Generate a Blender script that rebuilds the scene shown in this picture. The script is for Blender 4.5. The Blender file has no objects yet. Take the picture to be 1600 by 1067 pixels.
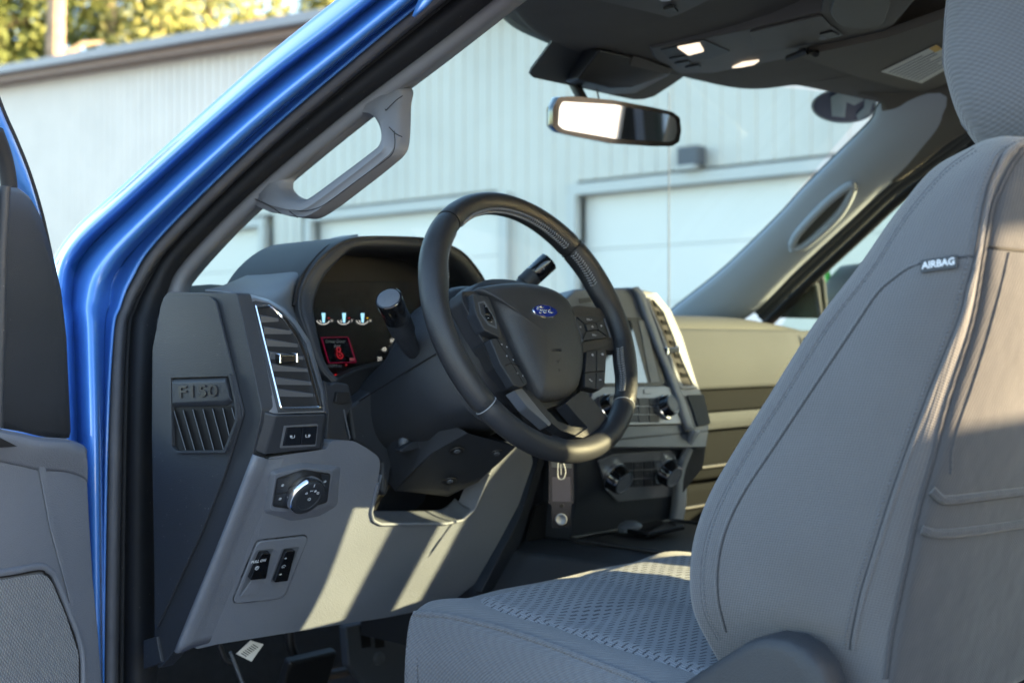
import bpy, bmesh, math, random
from math import sin, cos, pi, radians
from mathutils import Vector, Matrix
from mathutils.bvhtree import BVHTree

random.seed(7)
scene = bpy.context.scene
COL = scene.collection

# ------------------------------------------------------------------ camera
CAM = Vector((-1.664, -1.0975, 1.377))
YAW = radians(48)                                   # from +Y (vehicle forward) towards +X (vehicle right)
FW = Vector((sin(YAW), cos(YAW), 0)); RT = Vector((cos(YAW), -sin(YAW), 0)); UP = Vector((0, 0, 1))
cam_d = bpy.data.cameras.new('camera'); cam = bpy.data.objects.new('camera', cam_d); COL.objects.link(cam)
cam.location = CAM; cam.rotation_euler = (radians(90), 0, -YAW)
cam_d.sensor_width = 36; cam_d.lens = 45; cam_d.clip_start = 0.02; cam_d.clip_end = 400
cam_d.dof.use_dof = True; cam_d.dof.focus_distance = 1.40; cam_d.dof.aperture_fstop = 5.6
scene.camera = cam

# ------------------------------------------------------------------ light
SUN_AZ = radians(32); SUN_TO = Vector((sin(SUN_AZ), -cos(SUN_AZ), 0.0))     # the sun stands low behind the truck, a little to its right
SUN_EL = radians(13)
SUN_TO = Vector((SUN_TO.x * cos(SUN_EL), SUN_TO.y * cos(SUN_EL), sin(SUN_EL)))
world = bpy.data.worlds.new('World'); scene.world = world; world.use_nodes = True
wn = world.node_tree.nodes; wl = world.node_tree.links
bg = wn['Background']; sky = wn.new('ShaderNodeTexSky'); sky.sky_type = 'NISHITA'
sky.sun_disc = False; sky.sun_elevation = SUN_EL
sky.sun_rotation = math.atan2(SUN_TO.x, SUN_TO.y)
sky.air_density = 1.0; sky.dust_density = 1.0; sky.ozone_density = 1.15
wl.new(sky.outputs[0], bg.inputs[0]); bg.inputs[1].default_value = 0.15
sun_d = bpy.data.lights.new('sun', 'SUN'); sun = bpy.data.objects.new('sun', sun_d); COL.objects.link(sun)
sun_d.energy = 5.0; sun_d.angle = radians(0.6); sun_d.color = (1.0, 0.74, 0.43)
sun.rotation_euler = SUN_TO.to_track_quat('Z', 'Y').to_euler(); sun.location = (3, -8, 5)
vs = scene.view_settings; vs.view_transform = 'Standard'; vs.look = 'None'; vs.gamma = 1.0; vs.use_curve_mapping = False
vs.exposure = 2.75
scene.cycles.use_denoising = True
scene.cycles.max_bounces = 10; scene.cycles.transparent_max_bounces = 16

# ------------------------------------------------------------------ measuring helpers
def ray(px, py):
    return FW + RT * ((px - 800) / 2000.0) + UP * ((533.5 - py) / 2000.0)
def at(px, py, f):
    """the point on the sight line of a pixel where the plane/surface function f(p) is zero"""
    r = ray(px, py); t0, t1 = 0.6, 4.5; g0 = f(CAM + r * t0); n = 80; prev = t0; gp = g0
    for i in range(1, n + 1):
        t = t0 + (t1 - t0) * i / n; g = f(CAM + r * t)
        if gp * g <= 0:
            a, b = prev, t; ga = gp
            for _ in range(30):
                m = (a + b) / 2; gm = f(CAM + r * m)
                if ga * gm <= 0: b = m
                else: a, ga = m, gm
            return CAM + r * ((a + b) / 2)
        prev, gp = t, g
    raise ValueError('no hit %s %s' % (px, py))
def aX(px, py, X): r = ray(px, py); return CAM + r * ((X - CAM.x) / r.x)
def aY(px, py, Y): r = ray(px, py); return CAM + r * ((Y - CAM.y) / r.y)
def aZ(px, py, Z): r = ray(px, py); return CAM + r * ((Z - CAM.z) / r.z)
def aP(px, py, p0, n): r = ray(px, py); return CAM + r * ((Vector(p0) - CAM).dot(n) / r.dot(n))
V = Vector

# ------------------------------------------------------------------ object helpers
WPOS = {}
def link(o, parent=None):
    COL.objects.link(o)
    if parent is not None: o.parent = parent
def thing(name, label, cat, loc, group=None):
    o = bpy.data.objects.new(name, None); link(o); o.location = loc; WPOS[o.name] = V(loc)
    o.empty_display_size = 0.1
    o['label'] = label; o['category'] = cat
    if group: o['group'] = group
    return o
def tag(o, label, cat, group=None):
    o['label'] = label; o['category'] = cat
    if group: o['group'] = group
    return o
def make(name, verts, faces, m, parent=None, smooth=True, bevel=0.0, seg=3, subsurf=0, sharp=35, solid=0.0):
    c = V((0, 0, 0))
    for v in verts: c += V(v)
    c /= max(1, len(verts))
    me = bpy.data.meshes.new(name); me.from_pydata([tuple(V(v) - c) for v in verts], [], faces); me.update()
    bm = bmesh.new(); bm.from_mesh(me)
    bmesh.ops.recalc_face_normals(bm, faces=bm.faces) if solid == 0 else None
    bm.to_mesh(me); bm.free()
    if smooth:
        me.polygons.foreach_set('use_smooth', [True] * len(me.polygons))
        if bevel == 0 and sharp < 180: me.set_sharp_from_angle(angle=radians(sharp))
    o = bpy.data.objects.new(name, me); link(o, parent)
    pw = WPOS[parent.name] if parent is not None else V((0, 0, 0))
    o.location = c - pw; WPOS[o.name] = c
    if m is not None: me.materials.append(m)
    if solid:
        s = o.modifiers.new('s', 'SOLIDIFY'); s.thickness = abs(solid); s.offset = -1 if solid > 0 else 1
    if subsurf:
        s = o.modifiers.new('ss', 'SUBSURF'); s.levels = s.render_levels = subsurf
    if bevel:
        b = o.modifiers.new('b', 'BEVEL'); b.width = bevel; b.segments = seg; b.limit_method = 'ANGLE'
        b.angle_limit = radians(28); b.harden_normals = True
    return o
def newell(pts):
    n = V((0, 0, 0))
    for i in range(len(pts)):
        a, b = pts[i], pts[(i + 1) % len(pts)]; n += a.cross(b)
    return n.normalized() if n.length > 0 else V((0, 0, 1))
def rnd(pts, r, n=4):
    """round the corners of a closed 3-D outline"""
    out = []; N = len(pts)
    for i in range(N):
        p = pts[i]; a = pts[i - 1]; b = pts[(i + 1) % N]
        da = (a - p); db = (b - p); ra = min(r, da.length * .48); rb = min(r, db.length * .48)
        pa = p + da.normalized() * ra; pb = p + db.normalized() * rb
        for k in range(n + 1):
            t = k / n; out.append(pa * (1 - t) ** 2 + p * 2 * t * (1 - t) + pb * t * t)
    return out
def prism(name, pts, vec, m, parent=None, bevel=0.0, seg=3, r=0.0, rn=4):
    """closed outline pushed along vec: a solid plate"""
    pts = [V(p) for p in pts]
    if r: pts = rnd(pts, r, rn)
    n = len(pts); vec = V(vec)
    vs_ = pts + [p + vec for p in pts]
    fs = [list(range(n)), list(range(2 * n - 1, n - 1, -1))] + [[i, n + i, n + (i + 1) % n, (i + 1) % n] for i in range(n)]
    return make(name, vs_, fs, m, parent, bevel=bevel, seg=seg)
def loops(name, ls, m, parent=None, bevel=0.0, cap=(True, True), sharp=35, closed=True, seg=3):
    n = len(ls[0]); vs_ = [V(p) for l in ls for p in l]; fs = []
    for j in range(len(ls) - 1):
        for i in range(n if closed else n - 1):
            a = j * n + i; b = j * n + (i + 1) % n
            fs.append([a, b, b + n, a + n])
    if cap[0]: fs.append(list(range(n))[::-1])
    if cap[1]: fs.append([(len(ls) - 1) * n + i for i in range(n)])
    return make(name, vs_, fs, m, parent, bevel=bevel, sharp=sharp, seg=seg)
def resample(pts, n, closed=True):
    P = [V(p) for p in pts] + ([V(pts[0])] if closed else [])
    L = [0]
    for i in range(1, len(P)): L.append(L[-1] + (P[i] - P[i - 1]).length)
    out = []; k = 0
    for i in range(n):
        s = L[-1] * i / (n if closed else n - 1)
        while k < len(L) - 2 and L[k + 1] < s: k += 1
        d = L[k + 1] - L[k]; t = (s - L[k]) / d if d > 0 else 0
        out.append(P[k].lerp(P[k + 1], min(1, max(0, t))))
    return out
def ring(name, outer, inner, vec, m, parent=None, bevel=0.001, crown=0.0, n=64, seg=2):
    """a flat frame between two outlines; crown lifts its middle"""
    o_ = resample(outer, n); i_ = []
    c = sum(o_, V((0, 0, 0))) / n
    inn = resample(inner, 400)
    # pair each outer point with the nearest inner one by angle, keep order
    nn = newell([V(p) for p in inner]); ax = (o_[0] - c).normalized(); ay = nn.cross(ax)
    def ang(p, cc): d = p - cc; return math.atan2(d.dot(ay), d.dot(ax))
    ci = sum(inn, V((0, 0, 0))) / len(inn)
    for p in o_:
        i_.append(min(inn, key=lambda q: (q - p).length_squared))
    vec = V(vec); mid = [(a + b) / 2 - vec.normalized() * crown for a, b in zip(o_, i_)]
    ls = [o_, mid, i_] if crown else [o_, i_]
    back = [[p + vec for p in i_], [p + vec for p in o_]]
    al = ls + back; vs_ = [p for l in al for p in l]; fs = []; k = len(al)
    for j in range(k):
        for i in range(n):
            a = j * n + i; b = j * n + (i + 1) % n; a2 = ((j + 1) % k) * n + i; b2 = ((j + 1) % k) * n + (i + 1) % n
            fs.append([a, b, b2, a2])
    o = make(name, vs_, fs, m, parent, bevel=0, sharp=40)
    return o
def cr(p0, p1, p2, p3, t):
    return 0.5 * ((2 * p1) + (p2 - p0) * t + (2 * p0 - 5 * p1 + 4 * p2 - p3) * t * t + (3 * p1 - p0 - 3 * p2 + p3) * t ** 3)
def spline(pts, k, closed=False):
    P = [V(p) for p in pts]; out = []; N = len(P)
    rng = N if closed else N - 1
    for i in range(rng):
        a = P[(i - 1) % N] if (closed or i > 0) else P[0] * 2 - P[1]
        b = P[i]; c = P[(i + 1) % N]
        d = P[(i + 2) % N] if (closed or i + 2 < N) else P[-1] * 2 - P[-2]
        for j in range(k): out.append(cr(a, b, c, d, j / k))
    if not closed: out.append(P[-1])
    return out
def net(name, rows, m, parent=None, ku=5, kv=5, closed_u=False, solid=0.0, sharp=60, fn=None, caps=False):
    """a smooth sheet through a grid of control points"""
    R = [spline(r, ku, closed_u) for r in rows]
    cols = list(zip(*R)); Cc = [spline(list(c), kv) for c in cols]
    nr = len(Cc[0]); nc = len(Cc)
    G = [[Cc[j][i] for j in range(nc)] for i in range(nr)]
    if fn: G = fn(G)
    vs_ = [p for r in G for p in r]; fs = []
    for i in range(nr - 1):
        for j in range(nc if closed_u else nc - 1):
            fs.append([i * nc + j, i * nc + (j + 1) % nc, (i + 1) * nc + (j + 1) % nc, (i + 1) * nc + j])
    if caps: fs.append(list(range(nc))[::-1]); fs.append([(nr - 1) * nc + i for i in range(nc)])
    return make(name, vs_, fs, m, parent, solid=solid, sharp=sharp)
def tube_geo(pts, rad, n=10, closed=False, flat=1.0, upv=None, caps=True):
    P = [V(p) for p in pts]; N = len(P); vs_ = []; fs = []
    up = V(upv) if upv is not None else None
    prev = None
    for i in range(N):
        a = P[i - 1] if (i > 0 or closed) else P[i]; b = P[(i + 1) % N] if (i < N - 1 or closed) else P[i]
        t = (b - a).normalized()
        if up is not None: x = up - t * up.dot(t)
        elif prev is None: x = V((0, 0, 1)).cross(t) if abs(t.z) < .9 else V((1, 0, 0)).cross(t)
        else: x = prev - t * prev.dot(t)
        x.normalize(); prev = x; y = t.cross(x)
        r = rad[i] if isinstance(rad, (list, tuple)) else rad
        for k in range(n):
            an = 2 * pi * k / n; vs_.append(P[i] + x * (cos(an) * r * flat) + y * (sin(an) * r))
    for i in range(N if closed else N - 1):
        for k in range(n):
            a = i * n + k; b = i * n + (k + 1) % n; c = ((i + 1) % N) * n + (k + 1) % n; d = ((i + 1) % N) * n + k
            fs.append([a, b, c, d])
    if not closed and caps: fs.append(list(range(n))[::-1]); fs.append([(N - 1) * n + k for k in range(n)])
    return vs_, fs
def tube(name, pts, rad, m, parent=None, n=10, closed=False, flat=1.0, upv=None, sharp=50):
    v, f = tube_geo(pts, rad, n, closed, flat, upv)
    return make(name, v, f, m, parent, sharp=sharp)
def join_geo(lst):
    vs_ = []; fs = []
    for v, f in lst:
        o = len(vs_); vs_ += v; fs += [[o + i for i in q] for q in f]
    return vs_, fs
def box_geo(c, sx, sy, sz, X=V((1, 0, 0)), Y=V((0, 1, 0)), Z=V((0, 0, 1))):
    c = V(c); vs_ = [c + X * (sx / 2 * a) + Y * (sy / 2 * b) + Z * (sz / 2 * d) for a in (-1, 1) for b in (-1, 1) for d in (-1, 1)]
    return vs_, [[0, 1, 3, 2], [4, 6, 7, 5], [0, 4, 5, 1], [2, 3, 7, 6], [0, 2, 6, 4], [1, 5, 7, 3]]
def box(name, c, sx, sy, sz, m, parent=None, X=V((1, 0, 0)), Y=V((0, 1, 0)), Z=V((0, 0, 1)), bevel=0.0, seg=3):
    v, f = box_geo(c, sx, sy, sz, X, Y, Z); return make(name, v, f, m, parent, bevel=bevel, seg=seg)
def lathe(name, c, axis, prof, m, parent=None, n=40, sharp=40, xdir=None):
    """prof: (distance along axis, radius)"""
    axis = V(axis).normalized(); x = V(xdir) if xdir is not None else (V((0, 0, 1)).cross(axis) if abs(axis.z) < .95 else V((1, 0, 0)))
    x = (x - axis * x.dot(axis)).normalized(); y = axis.cross(x); c = V(c)
    ls = [[c + axis * s + (x * cos(2 * pi * k / n) + y * sin(2 * pi * k / n)) * max(r, 1e-4) for k in range(n)] for s, r in prof]
    return loops(name, ls, m, parent, sharp=sharp)
def text(name, s, c, xd, yd, size, m, parent=None, ext=0.0004, shear=0.0, align='CENTER', bold=0.0, sx=1.0):
    cu = bpy.data.curves.new(name, 'FONT'); cu.body = s; cu.size = size; cu.extrude = ext; cu.shear = shear
    cu.align_x = align; cu.align_y = 'CENTER'; cu.resolution_u = 3; cu.offset = bold
    to = bpy.data.objects.new('tmp', cu); COL.objects.link(to)
    dg = bpy.context.evaluated_depsgraph_get(); me = bpy.data.meshes.new_from_object(to.evaluated_get(dg))
    COL.objects.unlink(to); bpy.data.objects.remove(to)
    xd = V(xd).normalized(); zd = xd.cross(V(yd)).normalized(); yd = zd.cross(xd)
    vs_ = [V(c) + xd * (v.co.x * sx) + yd * v.co.y + zd * v.co.z for v in me.vertices]
    fs = [list(p.vertices) for p in me.polygons]
    bpy.data.meshes.remove(me)
    return make(name, vs_, fs, m, parent, smooth=False)
def bvh_of(o):
    dg = bpy.context.evaluated_depsgraph_get(); dg.update()
    me = o.evaluated_get(dg).to_mesh(); w = WPOS[o.name]
    b = BVHTree.FromPolygons([v.co + w for v in me.vertices], [tuple(p.vertices) for p in me.polygons])
    return b
def on(b, px, py, lift=0.0):
    r = ray(px, py).normalized(); h = b.ray_cast(CAM, r)
    if h[0] is None: return None, None
    n = h[1] if h[1].dot(r) < 0 else -h[1]
    return h[0] + n * lift, n
def on_path(b, pxs, lift=0.0, k=8, flat=True):
    pts = spline([V((x, y, 0)) for x, y in pxs], k); out = []; nn = []
    for p in pts:
        q, n = on(b, p.x, p.y, lift)
        if q is not None: out.append(q); nn.append(n)
    return out, nn

# ------------------------------------------------------------------ materials
def mat(name, col, rough=0.5, metal=0.0, spec=0.5, bump=0.0, bscale=600.0, coat=0.0, var=0.0, vscale=6.0, kind='noise', sheen=0.0, emit=None, estr=0.0, trans=0.0, alpha=1.0, rvar=0.0, dust=0.0):
    m = bpy.data.materials.new(name); m.use_nodes = True; nt = m.node_tree; N = nt.nodes; L = nt.links
    b = N['Principled BSDF']; b.inputs['Roughness'].default_value = rough; b.inputs['Metallic'].default_value = metal
    b.inputs['Specular IOR Level'].default_value = spec; b.inputs['Base Color'].default_value = (*col, 1)
    b.inputs['Coat Weight'].default_value = coat; b.inputs['Coat Roughness'].default_value = 0.04
    b.inputs['Sheen Weight'].default_value = sheen; b.inputs['Transmission Weight'].default_value = trans
    b.inputs['Alpha'].default_value = alpha
    if emit: b.inputs['Emission Color'].default_value = (*emit, 1); b.inputs['Emission Strength'].default_value = estr
    geo = N.new('ShaderNodeNewGeometry')
    if bump:
        if kind == 'noise':
            t = N.new('ShaderNodeTexNoise'); t.inputs['Scale'].default_value = bscale; t.inputs['Detail'].default_value = 2; out = t.outputs['Fac']
        elif kind == 'cell':
            t = N.new('ShaderNodeTexVoronoi'); t.inputs['Scale'].default_value = bscale; t.feature = 'SMOOTH_F1'; out = t.outputs['Distance']
        L.new(geo.outputs['Position'], t.inputs['Vector'])
        bp = N.new('ShaderNodeBump'); bp.inputs['Strength'].default_value = 1.0; bp.inputs['Distance'].default_value = bump
        L.new(out, bp.inputs['Height']); L.new(bp.outputs['Normal'], b.inputs['Normal'])
    if var:
        t2 = N.new('ShaderNodeTexNoise'); t2.inputs['Scale'].default_value = vscale; t2.inputs['Detail'].default_value = 12; t2.inputs['Roughness'].default_value = .62
        L.new(geo.outputs['Position'], t2.inputs['Vector'])
        mr = N.new('ShaderNodeMapRange'); mr.inputs['From Min'].default_value = .3; mr.inputs['From Max'].default_value = .7
        mr.inputs['To Min'].default_value = 1 - var; mr.inputs['To Max'].default_value = 1 + var
        L.new(t2.outputs['Fac'], mr.inputs['Value'])
        mx = N.new('ShaderNodeMix'); mx.data_type = 'RGBA'; mx.blend_type = 'MULTIPLY'; mx.inputs['Factor'].default_value = 1
        mx.inputs['A'].default_value = (*col, 1); L.new(mr.outputs[0], mx.inputs['B']); L.new(mx.outputs['Result'], b.inputs['Base Color'])
        if dust:
            vo = N.new('ShaderNodeTexVoronoi'); vo.inputs['Scale'].default_value = 170; L.new(geo.outputs['Position'], vo.inputs['Vector'])
            sp = N.new('ShaderNodeSeparateColor'); L.new(vo.outputs['Color'], sp.inputs[0])
            k1 = N.new('ShaderNodeMath'); k1.operation = 'LESS_THAN'; k1.inputs[1].default_value = .13; L.new(vo.outputs['Distance'], k1.inputs[0])
            k2 = N.new('ShaderNodeMath'); k2.operation = 'LESS_THAN'; k2.inputs[1].default_value = dust; L.new(sp.outputs[0], k2.inputs[0])
            k3 = N.new('ShaderNodeMath'); k3.operation = 'MULTIPLY'; L.new(k1.outputs[0], k3.inputs[0]); L.new(k2.outputs[0], k3.inputs[1])
            k4 = N.new('ShaderNodeMath'); k4.operation = 'MULTIPLY'; k4.inputs[1].default_value = .35; L.new(k3.outputs[0], k4.inputs[0])
            dm = N.new('ShaderNodeMix'); dm.data_type = 'RGBA'; L.new(k4.outputs[0], dm.inputs['Factor']); L.new(mx.outputs['Result'], dm.inputs['A']); dm.inputs['B'].default_value = (.30, .29, .27, 1)
            L.new(dm.outputs['Result'], b.inputs['Base Color'])
        if rvar:
            m2 = N.new('ShaderNodeMapRange'); m2.inputs['To Min'].default_value = rough - rvar; m2.inputs['To Max'].default_value = rough + rvar
            L.new(t2.outputs['Fac'], m2.inputs['Value']); L.new(m2.outputs[0], b.inputs['Roughness'])
    return m
def nd(nt, t, **k):
    n = nt.nodes.new(t)
    for a, b in k.items(): setattr(n, a, b)
    return n
def mth(nt, op, a, b=None, c=None):
    n = nt.nodes.new('ShaderNodeMath'); n.operation = op
    for i, v in enumerate((a, b, c)):
        if v is None: continue
        if isinstance(v, (int, float)): n.inputs[i].default_value = v
        else: nt.links.new(v, n.inputs[i])
    return n.outputs[0]
def fabric(name, col, u=(0, 1, 0), v=(0, 0, 1), pitch=0.0022, depth=0.0004, slits=None, rough=0.9, contrast=.28):
    """woven cloth: ribs along two directions in space; slits=(length, row, colour) adds knitted dashes"""
    m = bpy.data.materials.new(name); m.use_nodes = True; nt = m.node_tree; L = nt.links; b = nt.nodes['Principled BSDF']
    b.inputs['Roughness'].default_value = rough; b.inputs['Specular IOR Level'].default_value = .2
    b.inputs['Sheen Weight'].default_value = .25; b.inputs['Sheen Roughness'].default_value = .5
    g = nd(nt, 'ShaderNodeNewGeometry')
    def dot(vec):
        d = nd(nt, 'ShaderNodeVectorMath', operation='DOT_PRODUCT'); L.new(g.outputs['Position'], d.inputs[0]); d.inputs[1].default_value = vec
        return d.outputs['Value']
    U = mth(nt, 'DIVIDE', dot(u), pitch); W = mth(nt, 'DIVIDE', dot(v), pitch)
    su = mth(nt, 'SINE', mth(nt, 'MULTIPLY', mth(nt, 'ADD', U, W), 2 * pi)); sv = mth(nt, 'SINE', mth(nt, 'MULTIPLY', mth(nt, 'SUBTRACT', U, mth(nt, 'MULTIPLY', W, .5)), 2 * pi))
    h = mth(nt, 'ADD', mth(nt, 'MULTIPLY', su, .35), mth(nt, 'MULTIPLY', sv, .25))
    nz = nd(nt, 'ShaderNodeTexNoise'); nz.inputs['Scale'].default_value = 5; nz.inputs['Detail'].default_value = 6; L.new(g.outputs['Position'], nz.inputs['Vector'])
    shade = mth(nt, 'ADD', mth(nt, 'MULTIPLY', h, contrast), mth(nt, 'ADD', .82, mth(nt, 'MULTIPLY', nz.outputs['Fac'], .36)))
    mx = nd(nt, 'ShaderNodeMix', data_type='RGBA', blend_type='MULTIPLY'); mx.inputs['Factor'].default_value = 1
    mx.inputs['A'].default_value = (*col, 1); L.new(shade, mx.inputs['B']); outc = mx.outputs['Result']
    if slits:
        ln, rw, sc, du, dv = slits
        a = mth(nt, 'DIVIDE', dot(du), ln); c = mth(nt, 'DIVIDE', dot(dv), rw)
        row = mth(nt, 'FLOOR', c); a2 = mth(nt, 'ADD', a, mth(nt, 'MULTIPLY', row, .5))
        fa = mth(nt, 'FRACT', a2); fc = mth(nt, 'FRACT', mth(nt, 'ADD', c, mth(nt, 'MULTIPLY', fa, .45)))
        fc0 = mth(nt, 'FRACT', c)
        m1 = mth(nt, 'LESS_THAN', mth(nt, 'ABSOLUTE', mth(nt, 'SUBTRACT', fa, .5)), .36)
        m2 = mth(nt, 'LESS_THAN', mth(nt, 'ABSOLUTE', mth(nt, 'SUBTRACT', fc0, mth(nt, 'ADD', .30, mth(nt, 'MULTIPLY', fa, .4)))), .16)
        mk = mth(nt, 'MULTIPLY', m1, m2)
        my = nd(nt, 'ShaderNodeMix', data_type='RGBA'); L.new(mk, my.inputs['Factor']); L.new(outc, my.inputs['A']); my.inputs['B'].default_value = (*sc, 1)
        outc = my.outputs['Result']; h = mth(nt, 'SUBTRACT', h, mth(nt, 'MULTIPLY', mk, 2.5))
    L.new(outc, b.inputs['Base Color'])
    wz = nd(nt, 'ShaderNodeTexNoise'); wz.inputs['Scale'].default_value = 11; wz.inputs['Detail'].default_value = 3; L.new(g.outputs['Position'], wz.inputs['Vector'])
    h = mth(nt, 'ADD', h, mth(nt, 'MULTIPLY', wz.outputs['Fac'], .007 / depth))
    bp = nd(nt, 'ShaderNodeBump'); bp.inputs['Distance'].default_value = depth; L.new(h, bp.inputs['Height']); L.new(bp.outputs[0], b.inputs['Normal'])
    return m
def glass(name, tint, gl=0.5, rough=0.0, base=.03):
    """a thin pane: tinted see-through, reflecting a little more at grazing angles"""
    m = bpy.data.materials.new(name); m.use_nodes = True; nt = m.node_tree; nt.nodes.clear(); L = nt.links
    o = nd(nt, 'ShaderNodeOutputMaterial'); t = nd(nt, 'ShaderNodeBsdfTransparent'); t.inputs[0].default_value = (*tint, 1)
    g = nd(nt, 'ShaderNodeBsdfGlossy'); g.inputs['Roughness'].default_value = rough
    lw = nd(nt, 'ShaderNodeLayerWeight'); lw.inputs['Blend'].default_value = .5
    f = mth(nt, 'ADD', base, mth(nt, 'MULTIPLY', mth(nt, 'POWER', lw.outputs['Facing'], 4.0), gl))
    mx = nd(nt, 'ShaderNodeMixShader'); L.new(f, mx.inputs[0]); L.new(t.outputs[0], mx.inputs[1]); L.new(g.outputs[0], mx.inputs[2])
    L.new(mx.outputs[0], o.inputs[0]); return m

M = {}
# blue metallic paint with flakes under a clear coat
M['blue'] = mat('blue_paint', (0.055, 0.195, 0.56), rough=.40, metal=.15, coat=1.0, var=.05, vscale=40, bump=0.00003, bscale=1500, dust=.10)
M['rubber'] = mat('black_rubber', (0.012, 0.0135, 0.017), rough=.7, spec=.35, bump=.0002, bscale=900, var=.15, vscale=14, dust=.10)
M['rubber_grey'] = mat('worn_rubber', (0.095, 0.102, 0.120), rough=.7, spec=.3, bump=.0002, bscale=700, var=.12, vscale=20)
M['slat'] = mat('vent_slat_plastic', (0.060, 0.064, 0.074), rough=.5)
M['dark'] = mat('dark_grained_plastic', (0.0205, 0.0242, 0.031), rough=.56, bump=.00035, bscale=1100, kind='cell', var=.10, vscale=9, rvar=.07, dust=.03)
M['darker'] = mat('black_plastic', (0.012, 0.0125, 0.014), rough=.5, bump=.0002, bscale=900, var=.1, vscale=10)
M['grey'] = mat('grey_grained_plastic', (0.138, 0.154, 0.185), rough=.55, bump=.0005, bscale=800, kind='cell', var=.07, vscale=8, rvar=.07, dust=.03)
M['mid'] = mat('mid_grey_plastic', (0.085, 0.096, 0.114), rough=.5, bump=.0003, bscale=1000, kind='cell', var=.05, vscale=8)
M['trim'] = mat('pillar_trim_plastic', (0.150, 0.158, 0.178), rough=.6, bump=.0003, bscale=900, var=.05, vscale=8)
M['silver'] = mat('satin_silver_paint', (0.15, 0.16, 0.18), rough=.38, metal=.35, bump=.0001, bscale=1500, var=.04)
M['pale'] = mat('skylit_pillar_plastic', (0.27, 0.31, 0.37), rough=.8, spec=.2, bump=.0003, bscale=800)  # pillar plastic made paler and bluer, with skylight put into its colour
M['satin'] = mat('bright_satin_trim', (0.20, 0.215, 0.24), rough=.6, metal=.2, spec=.25)
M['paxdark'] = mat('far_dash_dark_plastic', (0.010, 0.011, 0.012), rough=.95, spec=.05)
M['chrome'] = mat('chrome', (0.75, 0.77, 0.80), rough=.12, metal=1.0)
M['piano'] = mat('gloss_black', (0.006, 0.0065, 0.008), rough=.12, coat=.6)
M['leather'] = mat('wheel_leather', (0.020, 0.0212, 0.0245), rough=.42, bump=.0004, bscale=800, kind='cell', var=.2, vscale=18, rvar=.08)
M['urethane'] = mat('wheel_urethane', (0.022, 0.0235, 0.028), rough=.5, bump=.0003, bscale=900, kind='cell', var=.1)
M['airbag'] = mat('airbag_cover_skin', (0.033, 0.0345, 0.0385), rough=.5, bump=.0004, bscale=800, kind='cell', var=.25, vscale=16, rvar=.08)
M['stitch'] = mat('grey_thread', (0.26, 0.27, 0.29), rough=.8)
M['stitchlight'] = mat('seat_topstitch', (0.17, 0.18, 0.20), rough=.85)
M['seamline'] = mat('painted_seam_shadow', (0.030, 0.032, 0.038), rough=.95)  # dark seam lines: the crease shade is put into this colour
M['stitchdark'] = mat('seat_thread', (0.10, 0.105, 0.12), rough=.85)
M['black'] = mat('deep_black', (0.004, 0.004, 0.005), rough=.8)
M['white'] = mat('white_print', (0.55, 0.58, 0.62), rough=.6)
M['dimwhite'] = mat('faded_print', (0.22, 0.23, 0.25), rough=.6)
M['headliner'] = mat('headliner_cloth', (0.078, 0.074, 0.067), rough=.95, bump=.0006, bscale=900, var=.08, vscale=12)
M['visor'] = mat('visor_vinyl', (0.085, 0.077, 0.064), rough=.8, bump=.0004, bscale=900, var=.05)
M['console'] = mat('overhead_plastic', (0.060, 0.057, 0.055), rough=.6, bump=.0003, bscale=900)
M['glass'] = glass('windshield_glass', (0.77, 0.885, 0.88), gl=.35)
M['sideglass'] = glass('side_glass', (0.84, 0.90, 0.86), gl=.3)
M['mirror'] = mat('mirror_glass', (0.85, 0.86, 0.86), rough=.01, metal=1.0)
M['frit'] = mat('dotted_black_frit', (0.035, 0.042, 0.05), rough=.5, bump=.0004, bscale=500)
M['fab'] = fabric('bolster_cloth', (0.098, 0.101, 0.111), u=(0, .7, .7), v=(.5, -.7, .7), pitch=.0030, depth=.0005)
M['fabback'] = fabric('seatback_cloth', (0.056, 0.058, 0.065), u=(.7, -.7, .1), v=(0, 0, 1), pitch=.0030, depth=.0003, contrast=.14)  # seat cloth darkened to deepen the shade on the rear panel
M['fabseat'] = fabric('cushion_edge_cloth', (0.108, 0.117, 0.136), u=(.9, .5, 0), v=(.2, .3, 1), pitch=.0040, depth=.0006, contrast=.25)
M['insert'] = fabric('cushion_insert_cloth', (0.170, 0.188, 0.222), u=(.9, .5, 0), v=(.3, -.8, 0), pitch=.0036, depth=.0008,
                     slits=(.0150, .0085, (0.020, 0.026, 0.045), (.95, -.30, 0), (.30, .95, 0)))
M['headrest'] = fabric('headrest_cloth', (0.095, 0.099, 0.111), u=(.8, -.5, 0), v=(0, 0, 1), pitch=.0036, depth=.0004, contrast=.20)
M['grille'] = fabric('speaker_mesh', (0.14, 0.15, 0.165), u=(.86, .5, 0), v=(0, 0, 1), pitch=.0050, depth=.0012, contrast=.6)
M['carpet'] = mat('floor_carpet', (0.022, 0.023, 0.026), rough=1.0, bump=.003, bscale=500, var=.3, vscale=30)
M['metalwall'] = mat('painted_steel_siding', (0.55, 0.515, 0.465), rough=.5, var=.06, vscale=1.2)
M['doorwhite'] = mat('painted_white_door', (0.66, 0.63, 0.59), rough=.4, var=.02, vscale=.8)
M['darktrim'] = mat('grey_door_flashing', (0.47, 0.46, 0.44), rough=.5)
M['rooftrim'] = mat('brown_eave_trim', (0.15, 0.075, 0.045), rough=.5, var=.1)
M['roofmetal'] = mat('grey_roof_metal', (0.21, 0.205, 0.215), rough=.45, var=.06)
M['bark'] = mat('pale_bark', (0.26, 0.20, 0.14), rough=.9, var=.3, vscale=3)
M['gravel'] = mat('gravel_yard', (0.27, 0.275, 0.29), rough=.95, var=.18, vscale=2.5, bump=.01, bscale=30)
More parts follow.
